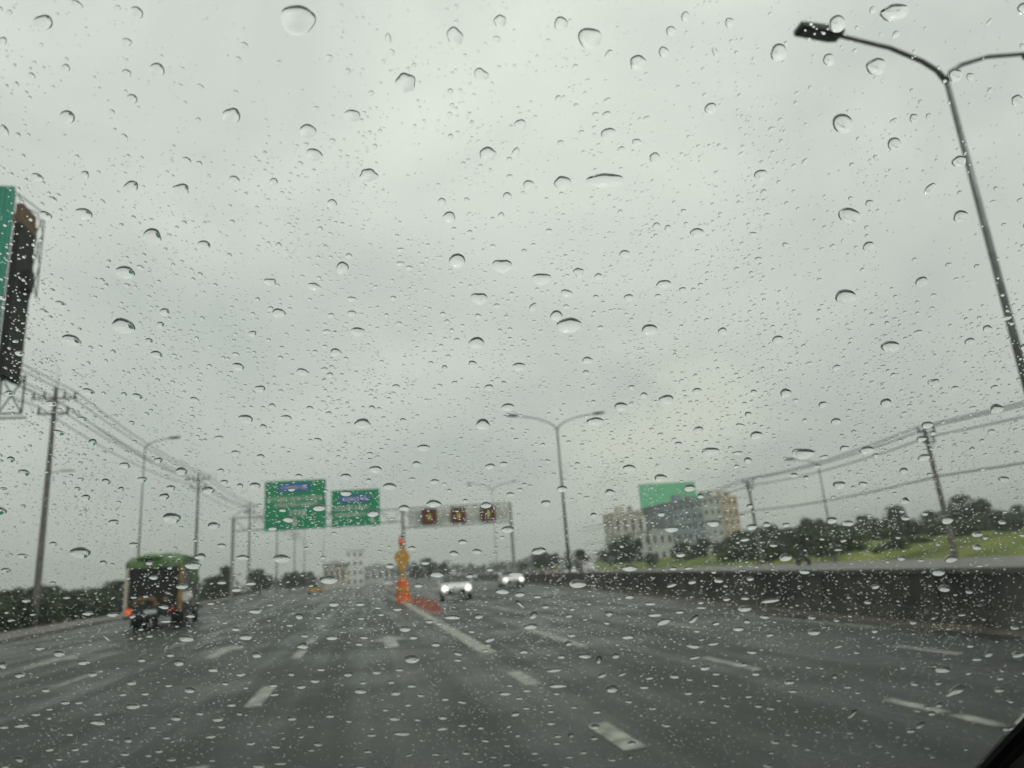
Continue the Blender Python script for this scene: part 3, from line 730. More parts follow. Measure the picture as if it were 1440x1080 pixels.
# local: x across, y forward (away from the camera)
MB().box(-1.12, 1.12, .5, 7.8, .62, .82).build('chassis', M['darksteel'], T, bevel=.02)
bdy = MB().prism([(.0, 1.0), (.25, .85), (4.9, .85), (4.9, 3.0), (.9, 3.0), (.35, 2.7)], 'x', -1.17, 1.17).build('body', M['bodygrey'], T, bevel=.03)
for s_ in (-1, 1):
    sd = MB()
    for yy_ in (1.2, 2.1, 3.0, 3.9, 4.75): sd.box(s_ * 1.17 if s_ > 0 else -1.23, 1.23 if s_ > 0 else -1.17, yy_, yy_ + .1, .9, 2.95)
    sd.build('side_rib', M['bodygrey'], T)
MB().prism([(.15, 2.75), (.9, 3.02), (4.9, 3.02), (4.9, 3.32), (.8, 3.34), (-.1, 3.1), (-.15, 2.75)], 'x', -1.25, 1.2).build('tarpaulin', M['tarp'], T, bevel=.05)
MB().prism([(-.12, 1.05), (.22, .9), (.3, 2.75), (-.1, 2.75)], 'x', -1.0, 1.0).build('rear_opening_shade', M['black'], T)  # solid black block stands in for the shade inside the open rear
for s_ in (-1, 1):
    fr = MB().prism([(-.22, .75), (.1, .75), (.2, 2.8), (-.14, 2.8)], 'x', s_ * 1.15 - .07, s_ * 1.15 + .07).build('rear_frame', M['dullframe'] if s_ > 0 else M['cream'], T, bevel=.02)
MB().box(-1.1, 1.1, -.3, -.05, .72, 1.05).build('hopper_edge', M['darksteel'], T, bevel=.03)
MB().box(-1.15, 1.15, -.42, -.32, .52, .66).build('bumper', M['darksteel'], T, bevel=.02)
MB().box(-1.08, -.84, -.36, -.3, .72, .98).build('tail_lamp', M['amber'], T, bevel=.02)
MB().box(.70, 1.0, -.36, -.3, .74, .92).build('tail_lamp', M['redlens'], T, bevel=.02)
MB().box(-.3, .22, -.35, -.3, .72, .88).build('number_plate', M['signwhite'], T)
# bags and litter caught in the hopper
lb = MB(); r2 = random.Random(3)
for k in range(10):
    c = (r2.uniform(-.8, .8), -.12 + r2.uniform(0, .1), r2.uniform(1.05, 1.4)); lb.lathe([(.05, -.14), (.16, -.06), (.18, .02), (.1, .12), (.03, .15)], 7, c)
lb.build('rubbish_bags', M['brown'], T)
MB().prism([(5.05, .55), (6.9, .55), (7.1, 1.3), (6.75, 2.45), (5.1, 2.5)], 'x', -1.05, 1.05).build('cab', M['tarp'], T, bevel=.06)
for s_ in (-1, 1): MB().prism([(5.5, 1.5), (6.65, 1.5), (6.5, 2.2), (5.5, 2.25)], 'x', s_ * 1.06 - .012, s_ * 1.06 + .012).build('window', M['glassdark'], T)
for s_ in (-1, 1):
    for yy_, dual in ((1.7, True), (2.75, True), (6.0, False)):
        w_ = .45 if dual else .26; x_ = s_ * (1.12 - w_ / 2)
        wh = MB()
        prof = [(.2, -w_ / 2), (.44, -w_ / 2), (.48, -w_ / 2 + .04), (.48, w_ / 2 - .04), (.44, w_ / 2), (.2, w_ / 2)]
        wh.lathe(prof, 20); o = wh.build('wheel', M['rubber'], T, loc=(x_, yy_, .48)); o.rotation_euler = (0, pi / 2, 0)
        MB().lathe([(.05, -w_ / 2 - .015), (.21, -w_ / 2 - .005), (.21, w_ / 2 + .005), (.05, w_ / 2 + .015)], 14).build('rim', M['galv'], o)
for s_ in (-1, 1): MB().box(s_ * .88 - .28, s_ * .88 + .28, 1.12, 1.16, .1, .7).build('mudflap', M['rubber'], T)
for i, (y_, z_, r_) in enumerate(((.5, 3.36, .3), (1.5, 3.4, .36), (2.6, 3.38, .33), (3.7, 3.4, .3))):
    MB().lathe([(r_ * 2.2, -.12), (r_ * 1.8, 0), (r_ * 1.1, .1), (.05, .14)], 14).build('load_bulge', M['tarp'], T, loc=((-.3, .35, -.2, .2)[i], y_, z_ - .03), smooth=True)
MB().prism([(2.2, 1.9), (4.6, 2.2), (4.6, 3.3), (2.0, 3.3)], 'x', 1.245, 1.275).build('side_curtain', M['tarp'], T)
MB().tube([(1.28, .5, 1.35), (1.28, 1.3, 1.35)], .22, 12).build('side_tank', M['whitewall'], T)

# ---------------------------------------------------------------- cars
def car(X, Y, rz, paint, label, lights=True, van=False, lmat='lamp'):
    """front end points to local -y, so rz=0 faces the camera"""
    o = empty('car', (X, Y, 0), rz); tag(o, label, 'car', 'cars on the road ahead')
    H_ = 1.95 if van else 1.45
    body = [(-2.2, .32), (-2.25, .6), (-2.05, .86), (-1.1, .98), (1.4, 1.02), (2.1, .98), (2.2, .62), (2.15, .32)]
    MB().prism(body, 'x', -.88, .88).build('body', paint, o, bevel=.09)
    if van: cb = [(-1.5, .9), (-.8, H_ - .12), (-.4, H_), (1.9, H_), (2.1, .9)]
    else: cb = [(-1.15, .95), (-.4, H_ - .04), (.1, H_), (.95, H_ - .04), (1.65, 1.0)]
    n = MB(); base = []
    for s_ in (-1, 1):
        for (y_, z_) in cb: n.v.append((s_ * (.84 - .22 * (z_ - .95) / .5 * (.5 if van else 1)), y_, z_))
    k = len(cb); n.f.append(list(range(k))); n.f.append([k + i for i in range(k)][::-1])
    for i in range(k): j = (i + 1) % k; n.f.append([i, k + i, k + j, j])
    n.build('cabin', M['glassdark'], o, bevel=.04)
    MB().box(-.55, .55, cb[1][0] + .05, cb[-2][0] - .05, H_ - .025, H_ + .02).build('roof', paint, o, bevel=.01)
    (y0, z0), (y1, z1) = cb[0], cb[1]
    MB().box(-.5, .5, -2.262, -2.2, .42, .6).build('grille', M['black'], o)
    MB().box(-.22, .22, -2.275, -2.264, .46, .57).build('number_plate', M['signwhite'], o)
    for s_ in (-1, 1):
        MB().lathe([(.02, 0), (.16, .01), (.17, .05), (.05, .06)], 12).build('headlight', M[lmat] if lights else M['whitewall'], o, loc=(s_ * .66, -2.2, .68)).rotation_euler = (pi / 2, 0, 0)
        MB().box(s_ * .72 - .14, s_ * .72 + .14, 2.14, 2.19, .72, .86).build('tail_light', M['redlens'], o)
        MB().box(s_ * .98 - .08, s_ * .98 + .08, -.9, -.78, .98, 1.1).build('mirror', paint, o, bevel=.02)
        for y_ in (-1.4, 1.35):
            w = MB().lathe([(.12, -.1), (.3, -.1), (.32, -.06), (.32, .06), (.3, .1), (.12, .1)], 18).build('wheel', M['rubber'], o, loc=(s_ * .8, y_, .32)); w.rotation_euler = (0, pi / 2, 0)
            MB().lathe([(.03, -.105), (.2, -.102), (.2, .102), (.03, .105)], 12).build('rim', M['silver'], w)
    return o
c1 = at_y(636, 840, 46); car(c1.x, 44.5, radians(-4), M['white'], 'white car with glaring headlights driving towards us right of the white line')
c2 = at_y(722, 826, 60); car(c2.x, 61, radians(-5), M['white'], 'white car with glaring headlights in the farther lane, under the third signal', van=False)
c3 = at_y(704, 806, 150); car(c3.x, 150, radians(-4), M['silver'], 'distant car showing one bright spot of light left of the farther white car', lmat='lampdim')
for (px, D, pt, lab, vn) in ((748, 100, 'blackcar', 'dark car queuing just right of the farther white car', False), (772, 96, 'redcar', 'dark red car left of the central lamp post', False), (800, 92, 'silver', 'silver car at the foot of the central lamp post', True),
                         (826, 88, 'blackcar', 'dark van right of the central lamp post', True), (664, 135, 'silver', 'small silver car beyond the nearer white car', False), (690, 175, 'blackcar', 'tiny dark car far ahead under the second signal', False)):
    p = at_y(px, 812, D); car(p.x, D, radians(-6), M[pt], lab, van=vn, lights=False)
p = at_y(545, 815, 130); car(p.x, 130, radians(180), M['white'], 'small white car far ahead on the left carriageway', lights=False)
p = at_y(443, 815, 118); car(p.x, 118, radians(178), M['yellow'], 'small yellow car far ahead near the left kerb', lights=False, van=True)
# motorcycle with its rider on the opposite road
mx_, my_ = at_y(1131, 798, 60).x, 60.0
B = empty('motorcycle', (mx_, my_, -.02), radians(12)); tag(B, 'small dark motorcycle carrying a rider on the opposite road behind the wall', 'motorcycle')
for y_ in (-.62, .62):
    w = MB(); R_ = .27
    w.lathe([(.19, -.05), (.27, -.05), (.29, -.02), (.29, .02), (.27, .05), (.19, .05)], 20); o = w.build('wheel', M['rubber'], B, loc=(0, y_, .29)); o.rotation_euler = (0, pi / 2, 0)
    MB().lathe([(.03, -.055), (.17, -.03), (.17, .03), (.03, .055)], 12).build('rim', M['silver'], o)
MB().prism([(-.55, .35), (-.42, .8), (-.3, .82), (-.2, .42), (.2, .4), (.45, .62), (.75, .72), (.7, .55), (.4, .35)], 'x', -.13, .13).build('body', M['blackcar'], B, bevel=.03)
MB().prism([(-.05, .66), (.1, .76), (.72, .82), (.74, .74), (.3, .66)], 'x', -.12, .12).build('seat', M['black'], B, bevel=.02)
MB().tube([(-.34, -.3, .98), (-.12, -.42, .96), (.12, -.42, .96), (.34, -.3, .98)], .018, 6).build('handlebar', M['darksteel'], B)
MB().tube([(0, -.64, .3), (0, -.4, .94)], .04, 6).build('fork', M['darksteel'], B)
MB().lathe([(.02, 0), (.08, .01), (.09, .05), (.03, .07)], 10).build('headlight', M['whitewall'], B, loc=(0, -.5, .82)).rotation_euler = (pi / 2, 0, 0)
# rider: one continuous skinned body
J = {'pelvis': (0, .22, .92), 'waist': (0, .2, 1.08), 'chest': (0, .12, 1.32), 'neck': (0, .07, 1.47), 'head': (0, .05, 1.56), 'crown': (0, .06, 1.70),
     'shL': (-.18, .12, 1.38), 'elL': (-.30, -.05, 1.16), 'haL': (-.27, -.30, 1.01), 'shR': (.18, .12, 1.38), 'elR': (.30, -.05, 1.16), 'haR': (.27, -.30, 1.01),
     'hiL': (-.12, .18, .88), 'knL': (-.20, -.22, .80), 'anL': (-.17, -.08, .40), 'toL': (-.18, -.26, .36), 'hiR': (.12, .18, .88), 'knR': (.20, -.22, .80), 'anR': (.17, -.08, .40), 'toR': (.18, -.26, .36)}
Rr = dict(pelvis=.15, waist=.13, chest=.155, neck=.06, head=.095, crown=.07, shL=.075, elL=.05, haL=.035, shR=.075, elR=.05, haR=.035, hiL=.1, knL=.065, anL=.045, toL=.04, hiR=.1, knR=.065, anR=.045, toR=.04)
names = list(J); E_ = [('pelvis', 'waist'), ('waist', 'chest'), ('chest', 'neck'), ('neck', 'head'), ('head', 'crown')]
for q in 'LR': E_ += [('chest', 'sh' + q), ('sh' + q, 'el' + q), ('el' + q, 'ha' + q), ('pelvis', 'hi' + q), ('hi' + q, 'kn' + q), ('kn' + q, 'an' + q), ('an' + q, 'to' + q)]
me = bpy.data.meshes.new('person'); me.from_pydata([J[n] for n in names], [(names.index(a), names.index(b_)) for a, b_ in E_], [])
P_ = bpy.data.objects.new('person', me); COL.objects.link(P_)
P_.modifiers.new('skin', 'SKIN'); me.skin_vertices.new(name='') if not me.skin_vertices else None
for i, n in enumerate(names): me.skin_vertices[0].data[i].radius = (Rr[n], Rr[n]); me.skin_vertices[0].data[i].use_root = n == 'pelvis'
sm = P_.modifiers.new('sub', 'SUBSURF'); sm.levels = sm.render_levels = 2
me.materials.append(mat('dark_rain_clothes', (.04, .042, .055), .7, noise_scale=8))
P_.matrix_world = B.matrix_basis.copy(); P_.location = B.location; P_.rotation_euler = B.rotation_euler
tag(P_, 'rider in dark rain clothes and helmet sitting on the motorcycle, hands on the handlebar', 'person')
h_ = MB().lathe([(.06, -.12), (.13, -.08), (.145, 0), (.13, .08), (.08, .125), (.02, .14)], 14).build('helmet', M['blackcar'], P_, loc=(0, .05, 1.62), smooth=True)
# ---------------------------------------------------------------- windshield and its raindrops
# glass plane: rises towards the driver at 34 degrees, 0.11 m from the eye
TH = radians(34)
YAW = radians(-8)                             # the car points a little right of the road's axis
RZ = Matrix.Rotation(YAW, 3, 'Z')
GN = RZ @ Vector((0, sin(TH), cos(TH)))       # outward normal (forward and up)
GU = RZ @ Vector((1, 0, 0)); GV = RZ @ Vector((0, cos(TH), -sin(TH)))   # across, down the slope
GD = .115; PANE = .0045
G0 = EYEP + GN * GD                           # foot of the eye on the inner face
def on_glass(px, py, off=PANE):
    r = ray(px, py); t = (GD + off) / r.dot(GN)
    p = EYEP + r * t - G0; return p.dot(GU), p.dot(GV)
def gp3(u, v, w=0): return G0 + GU * u + GV * v + GN * w
GM = Matrix.Identity(4)
for i in range(3): GM[i][0] = GU[i]; GM[i][1] = GV[i]; GM[i][2] = GN[i]
GM.translation = G0

glass = bpy.data.materials.new('windshield_glass'); glass.use_nodes = True
b = glass.node_tree.nodes['Principled BSDF']
b.inputs['Base Color'].default_value = (.985, .99, .98, 1); b.inputs['Roughness'].default_value = 0; b.inputs['IOR'].default_value = 1.5
b.inputs['Transmission Weight'].default_value = 1
water = bpy.data.materials.new('rain_water'); water.use_nodes = True
b = water.node_tree.nodes['Principled BSDF']
b.inputs['Base Color'].default_value = (1, 1, 1, 1); b.inputs['Roughness'].default_value = 0; b.inputs['IOR'].default_value = 1.333
b.inputs['Transmission Weight'].default_value = 1

ca, cb = on_glass(1372, 1083, 0), on_glass(1443, 1005, 0)       # black edge seen in the lower right corner
0 and print('corner', ca, cb, on_glass(0, 1080), on_glass(1440, 0), on_glass(0, 0))
du, dv = cb[0] - ca[0], cb[1] - ca[1]
k_ = dv / du
uL, vT = -.85, -.42
vB = max(ca[1], on_glass(700, 1080)[1]) + .02
edge_u = lambda v: ca[0] + (v - ca[1]) / k_
outline = [(edge_u(vB), vB), (edge_u(vT), vT), (uL + .15, vT), (uL, vB)]
if sum(outline[i][0] * outline[(i + 1) % 4][1] - outline[(i + 1) % 4][0] * outline[i][1] for i in range(4)) < 0: outline.reverse()
W = empty('windshield'); W.matrix_world = GM
tag(W, 'rain covered car windshield with black edge in the lower right corner', 'windshield')
MB().prism(outline, 'z', 0, PANE).build('glass_pane', glass, W)
# frit band and seal: ring round the pane
def grow(poly, d):
    out = []; n = len(poly)
    for i in range(n):
        p0, p1, p2 = Vector(poly[i - 1]), Vector(poly[i]), Vector(poly[(i + 1) % n])
        e1 = (p1 - p0).normalized(); e2 = (p2 - p1).normalized()
        n1 = Vector((e1.y, -e1.x)); n2 = Vector((e2.y, -e2.x)); q = (n1 + n2).normalized()
        out.append(tuple(p1 + q * d / max(.5, q.dot(n1))))
    return out
def ring(inner, outer, z0, z1):
    s = MB(); n = len(inner)
    for zq in (z0, z1):
        s.v += [(*p, zq) for p in inner]; s.v += [(*p, zq) for p in outer]
    for i in range(n):
        j = (i + 1) % n
        s.f += [[i, j, n + j, n + i], [2 * n + i, 3 * n + i, 3 * n + j, 2 * n + j], [i, 2 * n + i, 2 * n + j, j], [n + i, n + j, 3 * n + j, 3 * n + i]]
    return s
ring(grow(outline, .0005), grow(outline, .055), -.002, PANE).build('black_edge', M['bead'], W)

# drops traced from the photograph: tile origin x, y, scale, then "cx cy w h [tilt]"
TILES = [
(0, 0, 3, "203 80 84 62;1262 72 148 128 -8;675 280 66 58 -25;570 403 46 46 -20;300 478 66 60 -25;985 474 72 74 -25;1304 537 72 58 -12;1330 636 72 52 -12;565 770 52 66 -60;776 780 70 50 -12;996 742 46 38 -12;1161 750 34 36;655 975 80 64 -14;870 1014 54 44 -14;370 880 76 46 -18;210 888 58 36 -18;176 728 54 34 -18;1405 840 42 36 -8;1181 1015 26 26;375 718 36 34 -25;592 40 60 44 -40;548 165 44 36 -25;295 272 38 34 -25;153 304 34 26 -45;40 532 56 30 -55;34 158 36 34 -25;548 294 40 34 -25;88 340 24 24;1038 180 34 30 -10;1012 240 28 30;1183 253 28 24;1393 233 32 34;1338 444 24 24;1406 580 26 26;856 352 38 20 -30;798 660 40 30 -15;845 492 26 24;486 458 26 26 -20;538 560 34 22 -35;1001 377 26 22;240 820 40 22 -30;448 830 32 14 -35;524 930 22 20;975 1057 22 22;95 552 26 22 -25;510 22 30 24 -15;340 5 60 30 -30;60 40 26 24 -25;20 25 30 22 -30"),
(480, 0, 3, "478 142 70 76 -12;666 78 50 56;920 88 58 60;1041 150 96 96;1380 120 42 44;1350 208 44 48 20;1242 252 70 68;587 302 62 54;272 336 84 86;50 472 70 50 -14;751 511 46 50;1119 550 62 54;615 634 72 60;732 626 42 30 60;706 658 24 26;117 722 74 58 -8;786 762 46 40;928 756 72 62;1108 744 154 62 1;920 590 28 30;1313 650 44 48;1237 584 40 30;1174 616 34 30;1112 470 38 30 8;1066 470 32 24;1115 410 38 20 28;1008 544 28 20;1280 486 30 24;1123 216 44 30 50;707 730 26 24;697 810 36 34;424 834 34 34;528 828 24 26;454 898 56 46 -5;672 892 28 28;1320 934 34 28;1368 944 32 26 30;1187 1052 46 34;488 1080 70 60;768 1042 22 24;652 154 36 30 -15;868 160 24 18;200 150 50 22 -75;215 208 30 24 -40;128 380 26 24;181 248 20 22;457 466 22 18;35 1060 28 24;250 1034 34 18;540 962 24 20;1034 326 24 16;636 1020 24 18;144 602 22 22;1169 876 20 22;408 764 20 16;1440 60 36 46"),
(960, 0, 3, "389 208 72 72 15;184 84 38 44;632 88 76 68 30;870 40 124 70 14;1408 22 58 50 25;598 238 50 52 15;794 266 84 72 15;106 442 52 48 15;655 504 92 78 12;1124 302 60 56 15;1186 308 36 32 25;1380 406 54 42 20;871 590 64 52 12;1140 662 62 48 15;1147 890 64 50 15;1020 776 64 30 42;684 888 90 66 4;768 838 36 30 15;316 720 58 46 4;125 208 44 24 -65;952 482 40 36 20;870 494 34 26 15;1014 474 28 24 20;980 414 20 20;764 1018 50 40 15;50 962 62 38;282 968 36 20;418 1014 26 24 15;328 792 28 24;342 888 28 18;876 132 36 26 40;780 30 34 26 50;1402 180 22 24;1264 80 44 14 52;1430 928 46 36 15;1425 756 36 24 20;498 664 36 18 40;452 682 24 16 30;465 378 22 14 30;397 490 24 18 25;234 632 26 14 35;1328 926 22 16;1143 794 24 20 20;1394 824 26 18 15;1282 830 26 14 15;306 1072 34 18;656 998 22 12 75"),
(0, 360, 3, "542 46 80 56 -10;534 270 98 66 -8;318 328 82 46 -12;272 178 50 26 -15;202 208 42 20 -15;445 80 28 18 -20;706 212 42 32 -10;688 266 32 28 -12;640 334 34 26;672 390 52 32 -10;1146 88 52 32 -15;1330 108 50 36 -10;1182 218 58 40 -4;1072 304 34 26;1382 296 34 20;1012 442 50 34 -8;1282 464 54 28 -10;1420 382 46 34;1104 534 46 28;1154 606 30 22;1190 544 26 14;1312 616 34 18 -8;1044 660 62 36 -6;1214 656 46 24 -10;592 566 44 28 -10;536 556 26 20;388 544 54 28 -14;234 592 46 26 -8;102 382 42 24 -8;362 658 40 20 -8;266 716 50 24 -10;405 756 40 28;65 826 34 26 -8;120 882 56 26 -8;540 852 46 24 -6;680 832 36 24;776 878 46 34;612 912 40 24;462 920 38 26 -8;356 910 28 16;342 950 28 18;524 952 28 20;1020 940 26 22;1083 940 46 30;888 958 54 30;704 984 44 28;378 986 40 24;34 948 30 14;10 1042 76 40;736 1074 80 44 -2;1118 694 26 26;1346 750 34 20 -15;1002 802 38 22;1106 818 34 22;932 738 36 18;830 578 40 20 -12;1266 900 30 20;940 876 30 18;954 924 32 20;732 948 38 24;1400 228 28 20;862 240 22 18;1390 638 28 18;1236 956 28 16;1350 1032 52 30;1198 1042 30 16;1222 1080 46 28;60 550 46 24;30 150 38 20 -20;8 290 30 34;85 332 26 14;1374 358 24 14;1334 380 22 16;604 25 34 18 -15;1372 454 32 18;1002 390 32 18 -10"),
(480, 360, 3, "676 22 80 60;8 30 52 54;840 76 80 50;996 50 42 44;1077 66 34 28;250 12 38 18;580 158 70 50;652 188 28 18;945 136 50 32 -12;902 230 54 44;955 270 102 66 4;804 194 40 26 50;1350 98 62 38 6;1204 154 40 30;1326 148 24 20;1291 288 66 48;1430 122 30 26;48 160 40 22 -8;47 220 38 26;576 232 26 22;73 296 58 38;568 344 70 48;486 332 22 20;552 432 38 28;435 448 26 22;746 442 54 34;1032 416 44 30;1026 468 26 22 12;620 530 38 26;683 512 22 18;232 526 36 18;699 612 54 32;1172 610 56 38;1268 562 34 22;1217 530 28 22;1362 580 62 40 2;92 680 68 42;132 616 28 22 -14;595 684 64 44;262 668 28 20;347 782 54 28;1064 672 70 36;318 850 38 24;147 872 52 30;122 808 26 18;22 902 46 26;394 924 40 22;206 944 58 30;625 860 42 24;682 850 36 20;1207 866 52 28;1338 908 56 32 4;926 954 44 26;1126 968 44 26;710 978 34 20;390 1016 62 32;266 1034 46 26;608 1022 48 26;858 1014 44 24;22 972 46 24;1340 1060 34 20;136 1056 52 30;1412 766 34 20;845 770 22 16;990 850 22 16;866 838 24 14;954 758 20 14;750 958 26 14;521 1004 20 18;768 936 20 14;1057 1064 30 20;392 382 24 12;450 400 26 14;300 914 30 16;118 918 22 16"),
(960, 360, 3, "668 148 88 62 6;855 356 80 48 2;986 84 54 40 10;156 294 38 32;386 328 50 32 12;632 444 36 22 10;420 552 50 36 2;50 544 40 26 4;286 548 30 20;574 600 34 28 4;838 592 48 38 6;1038 508 50 34 8;1186 334 44 30 12;1260 280 44 28 14;972 296 38 18 14;1416 360 46 36 6;1340 236 40 20 14;1126 530 32 20 8;1290 526 34 18 12;1298 616 66 36;264 642 32 24;629 670 44 28 4;56 706 42 28;297 728 54 32 8;232 688 42 16 -12;105 796 76 32 4;492 806 88 50 4;220 804 48 16 4;262 834 34 26;664 782 38 22 4;758 790 62 34 6;580 820 38 16 8;796 812 28 18;552 858 28 18;912 876 38 26 4;996 820 54 28 6;1010 684 46 32;986 742 42 24;1034 718 30 18;454 896 34 22;506 906 26 16;644 936 54 32;743 932 38 22;1020 892 24 16;1330 910 46 24;918 1002 38 26;1278 710 32 18;1238 750 22 16;18 950 50 30;64 984 28 22;270 1026 28 20;1000 1056 32 18;10 874 24 14;1200 612 32 14 10;936 604 24 14 30;914 636 26 14 12;560 78 20 16;215 34 24 18;1216 20 26 18 6;1098 14 30 18 20;1036 142 26 16 8;1030 196 24 14;1130 74 28 12 18;518 428 32 14 10;500 666 24 14;462 582 26 14;248 596 22 14;780 270 22 16;876 240 28 10 6"),
(0, 600, 3, "354 497 90 46 -4;494 370 46 24;910 386 52 30;1220 360 46 28;1156 398 36 20;578 466 40 24;242 460 36 18;450 540 34 20;114 510 48 18 -5;44 570 44 20;855 515 50 26;944 470 38 20;824 552 68 34;1032 520 54 22;1194 525 76 34;642 542 32 18;660 602 40 20;778 640 54 22;1066 628 42 18;1005 654 44 20;944 624 40 16;1392 614 74 36;128 698 36 18;298 686 32 10;240 624 30 14;576 686 28 10;626 682 24 10;702 726 42 18 -5;386 752 50 18;490 758 56 16;66 780 36 12;156 756 28 10;572 764 32 18 12;710 786 48 12;814 764 38 16;898 712 32 12;1086 744 52 22;1146 718 30 10;1412 716 44 20;606 820 26 10;642 848 32 12;796 858 66 28 -5;1002 820 36 16 -6;1044 852 54 28;1268 766 34 26;1228 804 30 12;1348 772 26 12;1290 848 32 14;1404 856 50 22;184 898 40 16;265 920 52 26;1282 890 50 26;1090 928 40 26;368 958 56 20;766 960 48 26;610 948 36 18;728 928 34 16;30 968 34 30;908 990 44 20;1022 1010 42 16;102 1010 50 22;404 1008 44 18;1358 990 34 14;1234 1008 30 18;462 854 40 10 -40"),
(0, 820, 3, "566 384 42 20;210 414 38 18;810 415 46 24;530 433 34 14;623 430 34 14;722 396 32 12;958 388 30 16;1044 406 24 12;1276 402 38 18;1332 378 36 18;1160 396 32 16;1164 434 38 14 8;290 466 40 18;346 466 34 14;572 482 62 24;622 476 30 12;224 494 32 10;426 514 36 16;168 516 38 14;426 550 68 24;984 478 40 16;752 532 46 24;852 514 36 14;926 538 48 20;1016 514 30 16 -12;1236 536 42 16;34 568 42 16;108 562 64 20;1396 526 38 14;654 572 32 12;724 556 24 12;942 570 32 14;1316 570 28 12;308 600 32 12;894 610 44 18;712 616 34 12;552 624 36 24;1064 640 38 16;480 622 28 12;370 640 28 12;1168 654 40 16;222 664 42 14;330 664 34 14;538 684 44 14;680 672 32 16;1346 644 38 18;1318 670 30 10;264 704 34 14;98 704 38 26;368 712 42 14;636 690 30 12;732 708 42 14;1098 736 52 20;40 736 36 12;136 748 38 14;518 740 40 18;330 768 54 20 -6;678 746 34 20;972 768 54 18;902 712 28 10;1188 726 56 10;1298 770 40 16"),
(340, 600, 3, "1119 404 52 30;1247 494 58 30 4;824 590 58 30;894 504 40 22;990 496 40 22;930 456 38 20;718 482 34 18;626 556 38 20;746 638 38 18;774 544 36 16;1044 572 30 16;960 598 30 18;1152 590 62 20;1098 662 60 26;1168 676 46 20;1412 632 78 32;1244 686 32 14;888 772 66 18;998 768 38 20;690 820 50 24;658 738 40 14;792 790 36 14;718 946 64 36;1170 716 44 14 -40;1226 764 38 26 34;1216 810 52 26 6;1278 728 30 16;1374 766 32 16;818 886 40 18;724 856 34 18;1044 866 44 18 20;1186 916 38 18;1374 882 32 20;1386 848 36 16;1344 938 34 16;910 924 38 16 -20;910 952 34 12;968 832 28 12;1310 996 62 14 6;1328 1060 78 18;502 716 38 16;576 732 30 10;506 776 28 12;518 856 34 14;498 884 32 14;452 1010 38 20 12;572 1002 38 18;666 992 36 12;718 1060 40 14;514 1046 28 12"),
(680, 600, 3, "783 402 60 28;958 378 54 28;1118 393 48 24;1090 446 40 16 8;608 565 64 30;1260 520 52 34 4;1180 382 34 22;1262 384 34 18;822 510 40 20;1210 470 32 14;790 568 32 14;854 566 38 12;980 618 38 20;870 624 36 18 5;784 638 42 16 15;1112 610 32 18;1338 580 46 22;1014 696 32 16;1090 692 38 14;608 686 40 18 5;1090 736 58 26 5;1196 704 80 14 7;694 716 46 12;908 732 44 10;818 750 38 14;522 756 34 24;714 762 56 18;748 790 60 28 8;876 780 48 22 38;970 798 32 16;1098 788 30 20;1174 770 40 18;1062 820 48 22;602 854 48 22;514 796 26 14;1194 846 32 16;1378 834 56 26;874 892 56 22 -8;958 884 48 12 6;422 934 56 22;480 950 34 24 75;550 934 32 24 10;880 942 46 14 8;1120 918 42 18;922 984 50 22;970 1010 36 12;796 1018 40 24;534 1072 52 34;670 1066 40 16;1276 1044 42 22;1136 1008 40 20 4;1086 970 26 16;494 1016 38 20 20;692 1028 36 12 6;968 1058 30 14;1356 982 24 12;890 830 28 12"),
(1000, 560, 3.2727, "1060 524 64 40 4;1020 764 68 38;1050 840 58 32;1080 704 60 34 6;610 542 54 28;536 528 54 30 4;1200 592 50 24 4;1196 650 46 26;1408 596 36 14;1312 536 40 20;1236 608 28 16;852 702 40 22;566 664 40 10;590 622 32 14 8;736 832 40 22 6;1164 856 38 16;944 712 28 12;1212 736 30 12;908 996 40 18;560 986 30 16;734 1034 34 22;702 904 34 16;1132 962 38 10 5;872 518 40 22;1372 1020 40 18;448 974 38 18 6;792 718 24 10 8"),
(960, 800, 3, "1394 328 60 26 5;1070 388 84 34 -6;1272 324 46 26 30;1222 348 40 16 5;1134 480 94 30 28;960 452 40 18;1060 448 36 18 4;436 442 42 22;452 482 36 16;306 544 34 18;360 556 32 14;68 524 34 18;126 458 36 14;178 544 28 12;1186 406 30 16 20;1326 396 28 14;1318 428 34 18;1314 478 50 20 6;1362 526 38 14;1424 406 36 12;1064 540 36 22 25;1016 550 30 14;972 566 34 12;1032 576 40 20;986 626 44 24 28;944 650 46 18;1192 292 34 14;1344 642 48 18;1354 660 26 10;702 578 56 16 48;626 420 24 22;680 466 34 12;722 488 28 14;514 380 30 14;570 384 24 12;718 320 24 12;910 384 30 14;640 296 38 10 12;754 606 26 12;380 698 38 16;118 610 34 20;814 714 34 12;462 710 30 12;362 742 30 14;350 798 44 16;616 820 32 12;730 794 26 14;816 824 36 22 10;1176 728 28 16;1036 760 34 14;848 740 24 12;872 756 24 12;516 730 26 10;558 654 26 12;690 660 28 10;20 434 24 12;14 490 34 18;160 510 24 14;266 504 30 16;392 520 24 14;740 434 24 10;212 832 44 12;920 708 24 10;1016 724 24 10"),
